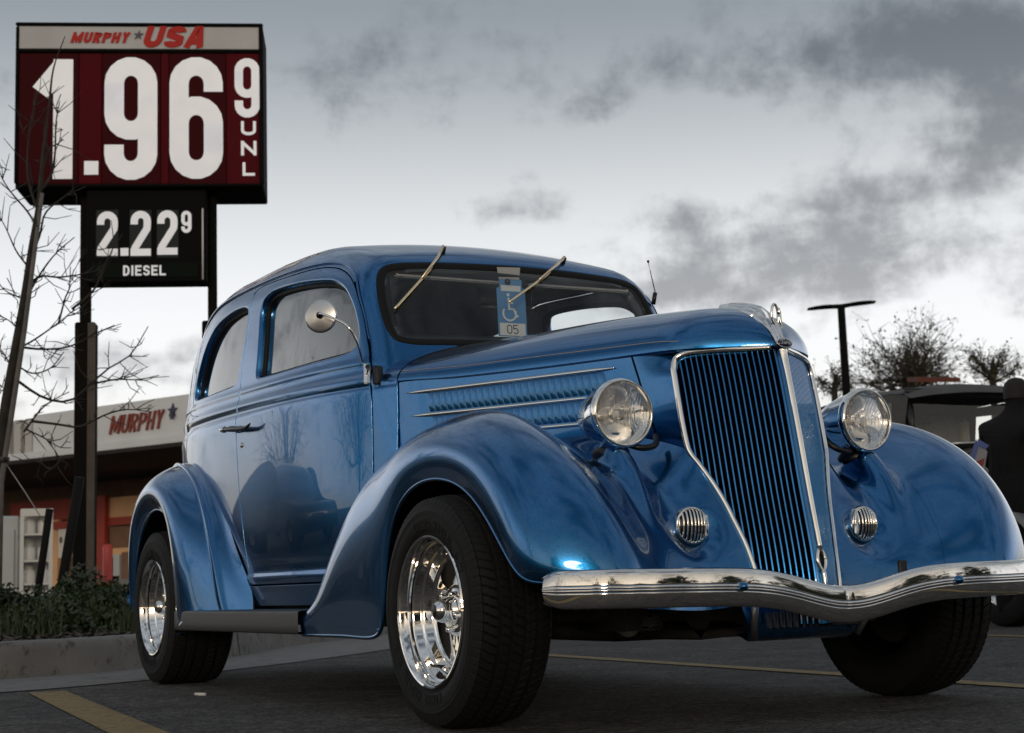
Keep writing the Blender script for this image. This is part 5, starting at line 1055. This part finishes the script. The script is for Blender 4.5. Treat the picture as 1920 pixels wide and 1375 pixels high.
# ------------------------------------------------------------------ rear wings
REAR = [
 [(.380, .82, .236), (.48, .850, .252), (.64, .838, .300), (.84, .768, .312), (.93, .733, .312), (.99, .702, .312)],
 [(.375, .82, .238), (.47, .85, .285), (.62, .838, .338), (.80, .775, .385), (.90, .733, .40), (.965, .700, .405)],
 [(.365, .82, .40), (.45, .858, .44), (.575, .845, .49), (.735, .778, .535), (.80, .738, .545), (.862, .722, .55)],
 [(.335, .82, .56), (.40, .865, .62), (.49, .842, .675), (.60, .770, .705), (.655, .735, .715), (.705, .722, .72)],
 [(.25, .82, .69), (.29, .866, .76), (.335, .830, .83), (.395, .750, .855), (.445, .722, .865), (.485, .712, .87)],
 [(.10, .82, .757), (.11, .866, .83), (.12, .820, .908), (.13, .728, .948), (.155, .708, .952), (.175, .694, .955)],
 [(-.08, .82, .745), (-.09, .86, .82), (-.10, .80, .902), (-.11, .69, .957), (-.11, .672, .962), (-.11, .648, .965)],
 [(-.245, .815, .65), (-.29, .845, .73), (-.32, .78, .815), (-.35, .66, .872), (-.36, .63, .88), (-.36, .60, .89)],
 [(-.345, .81, .47), (-.40, .83, .55), (-.45, .76, .63), (-.5, .63, .70), (-.52, .60, .71), (-.53, .57, .72)],
 [(-.375, .80, .30), (-.43, .812, .36), (-.50, .74, .42), (-.57, .62, .48), (-.59, .59, .49), (-.60, .55, .50)]]
def rear_wing(s):
    G = bspline_surface(REAR, 130, 70); u = np.linspace(0, 5, 70)
    # raised welt along the ridge
    G[..., 2] += (np.exp(-((u-3.05)/.10)**2)*.008)[None]; G[..., 1] += (np.exp(-((u-3.05)/.10)**2)*.010)[None]; G[..., 1] *= s
    if s > 0: G = G[:, ::-1]
    w = MB().grid(G).build('rear_fender', 'paint', CAR); n = grid_normals(G); n *= np.sign((n*(G-np.array([0, s*.5, .3]))).sum(2).mean())
    MB().grid(G-n*.009).build('fender_liner', 'under', w); lip = G[:, 0] if s < 0 else G[:, -1]; MB().tube(lip-np.array([0, s*.004, 0]), .007, 8).build('fender_bead', 'paint', w)
for s in (-1, 1): rear_wing(s)
# ------------------------------------------------------------------ running boards, chassis
for s in (-1, 1):
    prof = [(.66, .322), (.80, .321), (.842, .320), (.8475, .3185), (.8505, .3155), (.8515, .311), (.8515, .27), (.8505, .246), (.847, .241), (.70, .240)]
    MB().grid([[(x, s*a, z) for a, z in prof] for x in np.linspace(.43, 1.892, 30)]).build('running_board', 'board', CAR, sharp=60)
    b = MB(); b.box((1.16, s*.40, .30), (4.3, .07, .10)); b.build('chassis_rail', 'under', CAR, False)
fl_ = MB(); fl_.box((1.0, 0, .33), (2.6, 1.2, .02)); fl_.build('floor_pan', 'under', CAR, False)
ax_ = MB(); ax_.tube([(3.02, -.7, .318), (3.02, -.5, .26), (3.02, 0, .235), (3.02, .5, .26), (3.02, .7, .318)], .03, 10); ax_.build('front_axle', 'under', CAR)
MB().tube([(0, -.6, .335), (0, .6, .335)], .05, 12).build('rear_axle', 'under', CAR)
MB().lathe([(.02, -.16), (.10, -.12), (.14, -.03), (.14, .03), (.10, .12), (.02, .16)], (0, 0, .335), (1, 0, 0), 20).build('differential', 'under', CAR)
MB().tube([(3.14, -.66, .29), (3.16, .2, .285), (3.14, .66, .29)], .013, 10).build('tie_rod', 'satin', CAR)
b = MB(); b.box((2.75, 0, .36), (1.1, .40, .28), bev=.05); b.box((2.3, .0, .27), (.9, .28, .14), bev=.04); b.build('engine_sump', 'under', CAR)
b = MB(); b.lathe([(.0, .075), (.018, .075), (.022, .07), (.030, .06), (.034, .03), (.034, -.04)], (3.10, -.30, .262), (1, -.5, 0), 16); b.build('spring_shackle', 'cyl', CAR)
b = MB(); b.box((3.05, -.36, .275), (.6, .05, .045), bev=.01); b.box((3.05, .36, .275), (.6, .05, .045), bev=.01); b.tube([(3.2, -.62, .30), (3.2, .62, .30)], .022, 8); b.build('front_crossmember', 'under', CAR)
# splash pan under the grille, with slots
pan = [[(3.56-.02*abs(u)*2, u*.21, .335), (3.585-.05*abs(u), u*.195, .27), (3.565-.05*abs(u), u*.18, .228), (3.50, u*.17, .216), (3.44, u*.165, .235)] for u in np.linspace(-1, 1, 25)]
pn = MB().grid(pan).build('splash_pan', 'paint', CAR)
for k in range(-7, 8): MB().box((3.578-.05*abs(k)*.03, k*.021, .272), (.02, .007, .045), bev=.003).build('pan_slot', 'black', pn)
b = MB(); b.tube([(3.585, -.20, .33), (3.56, -.19, .27), (3.535, -.175, .225)], .010, 8); b.build('pan_strap', 'satin', pn); b = MB(); b.tube([(3.585, .20, .33), (3.56, .19, .27), (3.535, .175, .225)], .010, 8); b.build('pan_strap', 'satin', pn)
# ------------------------------------------------------------------ bumper
def bumper():
    ys = np.concatenate([np.linspace(-.812, -.70, 30), np.linspace(-.69, .69, 110), np.linspace(.70, .812, 30)])
    X = interp(np.abs(ys), [0, .2, .36, .55, .66, .74, .785, .812], [3.712, 3.728, 3.734, 3.718, 3.690, 3.645, 3.596, 3.545])
    ZC = .3650-.055*np.exp(-(ys/.20)**2)+.004*np.clip((np.abs(ys)-.4)/.4, 0, 1); H = .0485*np.clip(1-((np.abs(ys)-.785)/.030).clip(0)**2.6*.45, .2, 1)
    v = np.concatenate([np.linspace(-1, -.25, 10), [-.21, -.185, -.16, -.10, -.04, -.015, .01, .05, .11, .135, .16, .19, .22], np.linspace(.26, 1, 10)])
    def prof(t):
        q = .0085*(1-abs(t)**1.5)+.006*(1-abs(t)**14)
        for c0 in (-.185, -.015, .16): q -= .0020*math.exp(-((t-c0)/.022)**2)
        return q+.0015*math.exp(-((t-.0)/.16)**4)
    tx = np.gradient(X, ys); nrm = np.stack([np.ones_like(tx), -tx], 1); nrm /= np.linalg.norm(nrm, axis=1, keepdims=True)
    G = np.array([[(X[i]+nrm[i, 0]*prof(t), ys[i]+nrm[i, 1]*prof(t), ZC[i]+H[i]*t) for t in [-.93]+list(v)+[.93]] for i in range(len(ys))])
    G[:, 0, 0] -= .012; G[:, -1, 0] -= .012
    bo = MB().grid(G[:, ::-1]).build('front_bumper', 'chrome2', CAR)
    for t in (-.185, -.015, .16):
        Pn = np.array([(X[i]+nrm[i, 0]*(prof(t)-.0005), ys[i]+nrm[i, 1]*(prof(t)-.0005), ZC[i]+H[i]*t) for i in range(4, len(ys)-4)]); MB().tube(Pn, .0014, 6).build('bumper_stripe', 'paint', bo)
    for s in (-1, 1):
        MB().lathe([(0, .0125), (.005, .012), (.009, .009), (.0115, .004), (.012, -.004)], (3.752, s*.3585, .3645), (1, 0, 0), 16).build('bumper_bolt', 'paint', bo)
        MB().box((3.50, s*.36, .35), (.42, .05, .012)).build('bumper_bracket', 'black', bo, False)
        if s > 0: MB().box((3.665, .238, .395), (.012, .030, .055), bev=.004).build('bracket_stub', 'black', bo)
bumper()
b = MB(); yy = np.linspace(-.725, .725, 60); b.grid([[(-.90+.25*abs(y)**3-.012*(1-t*t), y, .40+.05*t) for t in np.linspace(-1, 1, 7)] for y in yy]); b.build('rear_bumper', 'chrome2', CAR)
# ------------------------------------------------------------------ headlamps
def headlamp(s):
    o = np.array([LAMP[0], s*LAMP[1], LAMP[2]]); ax = np.array([1, s*.02, -.015])
    bow = [(.003, -.205), (.018, -.200), (.036, -.186), (.055, -.160), (.070, -.125), (.080, -.085), (.087, -.045), (.091, -.018)]
    b = MB().lathe(bow, o, ax, 48).build('headlamp', 'chrome', CAR); b['label'] = 'round chrome headlamp above the near wing' if s < 0 else 'round chrome headlamp above the far wing'
    MB().lathe([(.091, -.020), (.0955, -.016), (.0975, -.006), (.0965, .003), (.092, .009), (.0885, .010), (.0862, .007), (.0855, -.002)], o, ax, 56).build('lamp_rim', 'chrome', b)
    MB().lathe([(.0, .0245), (.022, .0238), (.045, .0205), (.066, .0145), (.080, .0075), (.0865, .002)], o, ax, 56).build('lamp_lens', 'lens', b)
    MB().lathe([(.0, -.075), (.012, -.073), (.030, -.062), (.052, -.040), (.070, -.016), (.0855, -.002)], o, ax, 48).build('lamp_reflector', 'lamp_in', b)
    MB().lathe([(.0, -.028), (.008, -.030), (.011, -.038), (.009, -.056), (.006, -.075)], o, ax, 16).build('lamp_bulb', 'bulb', b)
    MB().lathe([(.020, -.020), (.022, -.03), (.014, -.06)], o, ax, 20).build('bulb_shield', 'lamp_in', b)
    # neck, seat ring, harness
    n0 = np.array([o[0]-.062, s*.434, 0]); 
    MB().lathe([(.030, .795), (.027, .772), (.030, .763), (.038, .757), (.043, .750)], n0, (0, 0, 1), 24).build('lamp_neck', 'paint', b)
    MB().lathe([(.036, .757), (.047, .754), (.052, .746), (.055, .734), (.050, .726)], n0, (0, 0, 1), 28).build('lamp_seat_gasket', 'black', b)
    sy = s*.43
    MB().tube(spline([(3.265, sy-s*.03, .775), (3.23, s*.40, .785), (3.15, s*.365, .805), (3.07, s*.34, .812)], 14), .0095, 8).build('lamp_stay', 'black', b)
    MB().tube(spline([(3.29, s*.40, .765), (3.315, s*.365, .752), (3.315, s*.325, .758), (3.30, s*.305, .775), (3.28, s*.295, .79)], 18), .009, 8).build('lamp_loom', 'black', b)
for s in (-1, 1): headlamp(s)
# ------------------------------------------------------------------ horn grilles
def horn(s):
    o = np.array([HORN[0]-.010, s*HORN[1], HORN[2]]); R = .0485
    ax = np.array([1, s*.10, -.02]); ax /= np.linalg.norm(ax); rt = np.cross((0, 0, 1), ax); rt /= np.linalg.norm(rt); up = np.cross(ax, rt)
    b = MB().lathe([(0, -.006), (R, -.006), (R+.001, -.02)], o, ax, 40).build('horn_grille', 'black', CAR)
    MB().lathe([(R-.004, .004), (R-.001, .006), (R+.002, .002), (R+.004, -.010), (R+.003, -.022)], o, ax, 44).build('horn_rim', 'chrome', b)
    for k in range(-4, 5):
        u = k*.0105; h = math.sqrt(max(0, (R-.003)**2-u*u)); zz = np.linspace(-h, h, 14)
        dome = lambda uu, z: .017*(1-(uu*uu+z*z)/(R*R))+.002
        MB().tube([o+rt*u+up*z+ax*dome(u, z) for z in zz], .0032, 7).build('horn_bar', 'chrome', b)
    MB().box(o+rt*(-s*.0385)+ax*.006, (.006, .013, .055), np.array([ax, rt, up]), bev=.002).build('horn_plate', 'chrome', b)
for s in (-1, 1): horn(s)
# ------------------------------------------------------------------ wheels
def tyre_mesh(R, W, rr, nlat, seed, nseg):
    """tread with ribs and slanted sipes as real relief"""
    hw_ = W/2; prof = []
    side = [(rr, -.40*W), (rr+.012, -.445*W), (rr+.025, -.47*W), (rr+.25*(R-rr), -.492*W), (rr+.45*(R-rr), -.5*W), (rr+.62*(R-rr), -.492*W), (rr+.64*(R-rr), -.494*W), (rr+.66*(R-rr), -.486*W), (rr+.78*(R-rr), -.475*W), (R-.018, -.452*W), (R-.010, -.435*W)]
    tread = np.linspace(-.42*W, .42*W, 61); P = [(r, o, 0) for r, o in side]
    for o in tread: P.append((R-.012*(abs(o)/(.42*W))**4, o, 1))
    P += [(r, -o, 0) for r, o in side[::-1]]; P = np.array(P); m = len(P)
    a = np.arange(nseg)*2*math.pi/nseg; V = np.zeros((nseg, m, 3))
    gro = [-.235*W, -.085*W, .085*W, .235*W]
    for j in range(m):
        r, o, t = P[j]; rad = np.full(nseg, r)
        if t:
            if min(abs(o-g) for g in gro) < .0052: rad -= .0085
            else:
                rib = sum(o > g for g in gro); ph = (a*nlat/(2*math.pi)+(o/W)*(2.6 if rib in (0, 1, 2) else -2.6)*1.6+rib*.37) % 1.0
                dep = .005 if rib in (0, 4) else .0036
                rad -= np.where(ph < .14, dep, 0)*(1 if abs(o) < .40*W else .6)
        elif r > R-.03: ph = (a*nlat/(2*math.pi)+.3) % 1.0; rad -= np.where(ph < .17, .003, 0)
        V[:, j] = np.stack([np.cos(a)*rad, np.full(nseg, o), np.sin(a)*rad], 1)
    Fc = [(i*m+j, i*m+j+1, ((i+1) % nseg)*m+j+1, ((i+1) % nseg)*m+j) for i in range(nseg) for j in range(m-1)]
    return V.reshape(-1, 3), Fc
def wheel(c, s, R, W, seed):
    """s: side of the car the outside faces"""
    cx, a, cz = c; o = np.array([cx, s*a, cz]); ax = np.array([0, float(s), 0]); rr = .196
    V, Fc = tyre_mesh(R, W, rr, 80, seed, 800); V = V.copy(); V[:, 1] = V[:, 1]*-s if s > 0 else V[:, 1]
    rot = np.array([[1, 0, 0], [0, 1, 0], [0, 0, 1.]]); base = o-ax*(W/2-.012)
    V = V+base; low = V[:, 2] < .004; V[low, 2] = .002+(V[low, 2])*.05
    lip = [(.190, -.020), (.202, -.012), (.209, -.004), (.2105, .004), (.208, .009), (.203, .008), (.199, .002), (.1945, -.018), (.1925, -.026), (.186, -.029), (.1835, -.033), (.1800, -.050), (.1780, -.053), (.1720, -.056), (.1695, -.060), (.1655, -.078), (.1630, -.082), (.1575, -.084), (.1545, -.088), (.1505, -.125), (.149, -.14)]
    w = MB().lathe(lip, o, ax, 96).build('wheel', 'chrome', CAR, sharp=28)
    t = obj('tyre', V, Fc, 'tyre', w, sharp=38)
    # sidewall ridge rings and raised lettering blocks
    yo = o+ax*.0125
    for rad in (rr+.022, rr+.070): MB().lathe([(rad-.0015, -.006), (rad, -.001 if rad < rr+.05 else -.0005), (rad+.0015, -.006)], yo-ax*.0 if rad > rr+.05 else yo-ax*.006, ax, 90).build('sidewall_ring', 'tyre', t)
    side_text(t, o, ax, rr, s)
    # five spokes
    for k in range(5):
        th = k*2*math.pi/5+.4+seed; d = np.array([math.cos(th), 0, math.sin(th)]); q = np.array([-math.sin(th), 0, math.cos(th)]); rows = []
        for rad, wd_, hgt in ((.028, .016, -.066), (.05, .016, -.068), (.08, .0175, -.076), (.11, .021, -.086), (.135, .027, -.094), (.152, .034, -.098)):
            rows.append([o+d*rad+q*wd_*u+ax*(hgt-.016*abs(u)**2.2) for u in np.linspace(-1, 1, 9)])
        MB().grid(rows).build('spoke', 'chrome', w)
        th2 = th+math.pi/5; MB().lathe([(.0, .024), (.006, .022), (.0085, .016), (.0085, -.01)], o+np.array([math.cos(th2), 0, math.sin(th2)])*.052+ax*-.066, ax, 10).build('lug_nut', 'chrome', w)
    MB().lathe([(.072, -.085), (.070, -.072), (.060, -.066), (.040, -.064)], o, ax, 40).build('hub_plate', 'chrome', w)
    cp = MB().lathe([(.042, -.066), (.041, -.060), (.036, -.056), (.033, -.035), (.028, -.018), (.020, -.010), (.0185, -.009)], o, ax, 36).build('hub_cap', 'chrome', w)
    MB().lathe([(.0185, -.0095), (.017, -.008), (0, -.0075)], o, ax, 24).build('cap_emblem', 'black', cp)
    MB().lathe([(.152, -.125), (.10, -.118), (.02, -.112)], o, ax, 32).build('brake_disc', 'under', w)
    v0 = o+np.array([math.cos(-2.0+seed), 0, math.sin(-2.0+seed)])*.172; MB().tube([v0-ax*.075, v0-ax*.03+np.array([0.004, 0, .006])], [.0055, .0035], 8).build('valve_stem', 'black', w)
    return w
wheel((3.022, .884, .320), -1, .320, .235, 0.0); wheel((3.022, .884, .320), 1, .320, .235, .5)
wheel((0, .820, .335), -1, .337, .290, .8); wheel((0, .820, .335), 1, .337, .290, .2)
# ------------------------------------------------------------------ door furniture
side = lift_side(-1)
def on_side(x, z, out=0.0): P = side(np.array([(x, z)])); return P[0]+body_n(P)[0]*out
near_door = [o for o in CAR.children if o.name.startswith('door') and o.get('label')][0]
h = MB(); h.lathe([(.0, .022), (.010, .021), (.014, .012), (.016, 0)], on_side(.915, 1.034, 0), (0, -1, 0), 14); h.build('handle_boss', 'chrome', near_door)
hd_ = MB().tube([on_side(x, z, .030) for x, z in ((.800, 1.043), (.86, 1.038), (.92, 1.034), (1.0, 1.026), (1.06, 1.022), (1.10, 1.024), (1.135, 1.034))], [.008, .010, .013, .010, .009, .007, .003], 10).build('door_handle', 'black', near_door)
MB().lathe([(0, .028), (.007, .026), (.012, .014), (.013, 0)], on_side(.812, 1.042, .026), (-.9, -.4, 0), 12).build('handle_knob', 'chrome', near_door)
MB().lathe([(0, .006), (.008, .005), (.011, 0)], on_side(.945, .967, 0), (0, -1, 0), 14).build('door_lock', 'satin', near_door)
# mirror on a curved arm, clamped to the door's front edge
mc = np.array([1.985, -.792, 1.317]); base = on_side(2.036, 1.150, .016); md = np.array([.72, -.68, .02]); md /= np.linalg.norm(md)
mir = MB().lathe([(0, .007), (.012, .0065), (.02, .005), (.052, .001), (.0585, -.0015), (.0595, -.005), (.058, -.008), (0, -.009)], mc, md, 48).build('door_mirror', 'satin', near_door)
MB().tube(spline([mc+md*.012, mc+md*.028+np.array([.035, .004, -.004]), (2.140, -.762, 1.262), (2.138, -.722, 1.205), (2.092, -.684, 1.150), base], 30), [.0045]*30, 8).build('mirror_arm', 'chrome', mir)
MB().lathe([(.011, -.006), (.012, .012), (.008, .02), (0, .022)], mc, md, 14).build('mirror_knuckle', 'black', mir)
c = on_side(2.040, 1.108, .013); MB().box(c, (.012, .022, .072), bev=.003).build('mirror_clamp', 'chrome', mir); MB().box(on_side(2.078, 1.10, .006), (.03, .03, .065), bev=.006).build('door_hinge', 'black', near_door)
# ------------------------------------------------------------------ wipers, aerial
def on_front(y, z, out):
    lo, hi = 1.6, 2.3
    O = np.array([[1.3, 0, z]]); 
    x = 2.0
    for _ in range(6):
        P = lift_front(np.array([(math.atan2(y, x-1.3)*.75, z)]))[0]; x = P[0]+(0 if abs(P[1]-y) < 1e-5 else 0)
    return P+body_n(P[None])[0]*out
for (y0, z0, y1, z1) in ((-.259, 1.606, -.530, 1.340), (.237, 1.597, -.085, 1.388)):
    a = on_front(y0, z0, .012); b = on_front(y1, z1, .012); mid = a*.5+b*.5; m2 = on_front(y0*.45+y1*.55, z0*.45+z1*.55, .030); w = MB().lathe([(0, .022), (.008, .020), (.010, .0), (.010, -.01)], on_front(y0, z0, .0), (.7, 0, .7), 12).build('wiper', 'black', front)
    MB().tube([on_front(y0, z0, .020), on_front(y0*.75+y1*.25, z0*.75+z1*.25, .034), m2], [.0062, .005, .0045], 8, flat=((1, 0, 0), .6)).build('wiper_arm', 'sun_gold', w)
    MB().tube([on_front(y0*(1-t)+y1*t, z0*(1-t)+z1*t, .022) for t in np.linspace(.36, 1.0, 14)], .0050, 8).build('wiper_blade', 'sun_gold', w)
MB().tube([(1.93, .600, 1.445), (1.938, .606, 1.49)], .009, 8).build('aerial_base', 'black', CAR)
ab = [o for o in CAR.children if o.name.startswith('aerial_base')][0]
MB().tube([(1.938, .606, 1.49), (1.975, .555, 1.600)], .0022, 6).build('aerial_mast', 'satin', ab); MB().lathe([(0, -.006), (.005, -.003), (.005, .003), (0, .006)], (1.975, .555, 1.602), (0, 0, 1), 10).build('aerial_tip', 'black', ab)
# ------------------------------------------------------------------ inside
def cushion(name, c, d, m, bev=.05, parent=CAR): return MB().box(c, d, bev=bev).build(name, m, parent)
cushion('front_seat_back', (.98, 0, .92), (.16, 1.16, .52), 'seat', .07); cushion('front_seat', (1.22, 0, .66), (.52, 1.16, .18), 'seat', .06)
cushion('rear_seat_back', (-.02, 0, .92), (.2, 1.12, .50), 'seat', .08); cushion('rear_seat', (.25, 0, .64), (.5, 1.1, .18), 'seat', .06)
cushion('dashboard', (1.98, 0, 1.10), (.16, 1.08, .20), 'trim', .05)
for s in (-1, 1): MB().box((1.862, s*.27, 1.515), (.16, .44, .014), np.array([(.93, 0, -.36), (0, 1, 0), (.36, 0, .93)]), bev=.006).build('sun_visor', 'seat', CAR)
MB().box((1.80, .02, 1.455), (.03, .24, .075), bev=.02).build('rear_view_mirror', 'black', CAR)
ph = np.linspace(0, 2*math.pi, 40); ctr = np.array([1.68, .34, 1.10]); u1 = np.array([0, 1, 0]); u2 = np.array([-.45, 0, .89])
sw_ = MB().tube([ctr+(u1*math.cos(a)+u2*math.sin(a))*.19 for a in ph], .012, 8).build('steering_wheel', 'black', CAR)
for k in range(3): a = math.pi/2+k*2*math.pi/3; MB().tube([ctr, ctr+(u1*math.cos(a)+u2*math.sin(a))*.185], .008, 6).build('steering_spoke', 'satin', sw_)
MB().tube([ctr, ctr+np.array([.35, 0, -.22])], .02, 8).build('steering_column', 'black', sw_)
MB().box((2.03, .11, 1.222), (.06, .22, .014), np.array([(1, 0, 0), (0, 1, 0), (0, 0, 1)]), bev=.004).build('paper', 'plwhite', CAR); 
# ------------------------------------------------------------------ parking placard
def placard():
    o = np.array([1.955, -.091, 1.284]); rt = np.array([0.03, 1, 0]); rt /= np.linalg.norm(rt); up = np.array([-.05, 0, .9987]); out = np.cross(rt, up); out = out if out[0] > 0 else -out
    W, Hh = .116, .215
    pl = empty('parking_placard', tuple(o), 'blue disabled parking placard marked 05 hanging inside the windscreen', 'placard')
    MB().prism([(.0, 0), (W, 0), (W, Hh-.035), (W-.012, Hh-.03), (W-.012, Hh), (.012, Hh), (.012, Hh-.03), (0, Hh-.035)], o, rt, up, out*.002).build('card', 'plblue', pl, False)
    MB().prism([(.006, .004), (W-.006, .004), (W-.006, .050), (.006, .050)], o+out*.0022, rt, up, out*.0005).build('number_panel', 'plwhite', pl, False)
    MB().prism([(.018, .170), (W-.018, .170), (W-.018, .192), (.018, .192)], o+out*.0022, rt, up, out*.0005).build('sticker', 'plwhite', pl, False)
    MB().prism([(.010, .215), (W-.022, .215), (W-.015, .262), (.005, .258)], o+out*.0026, rt, up, out*.001).build('hanger_tag', 'cyl', pl, False)
    fr = (o+out*.003, rt, up, out)
    text_on(pl, 'digit', '05', .034, .010, .034, .62, .12, .10, fr, 'black', thick=.0004)
    def f(px, py, t): return o+rt*px+up*py+out*(.0026+t)
    m = MB(); stroke_to(m, [(.020+.028+.026*math.cos(math.radians(a)), .086+.026*math.sin(math.radians(a))) for a in np.linspace(140, 385, 22)], .007, f, .0004)
    stroke_to(m, [(.046, .146), (.047, .103), (.066, .103), (.076, .076), (.084, .079)], .0075, f, .0005); stroke_to(m, [(.047, .126), (.064, .126)], .006, f, .0006)
    m.lathe([(0, .0008), (.0062, .0008), (.0062, 0)], f(.045, .156, 0), out, 14); m.build('wheelchair_symbol', 'plwhite', pl, False)
    MB().lathe([(.009, 0), (.012, .004), (.008, .010), (0, .012)], f(.045, .205, 0), out, 14).build('suction_cup', 'black', pl)
placard()
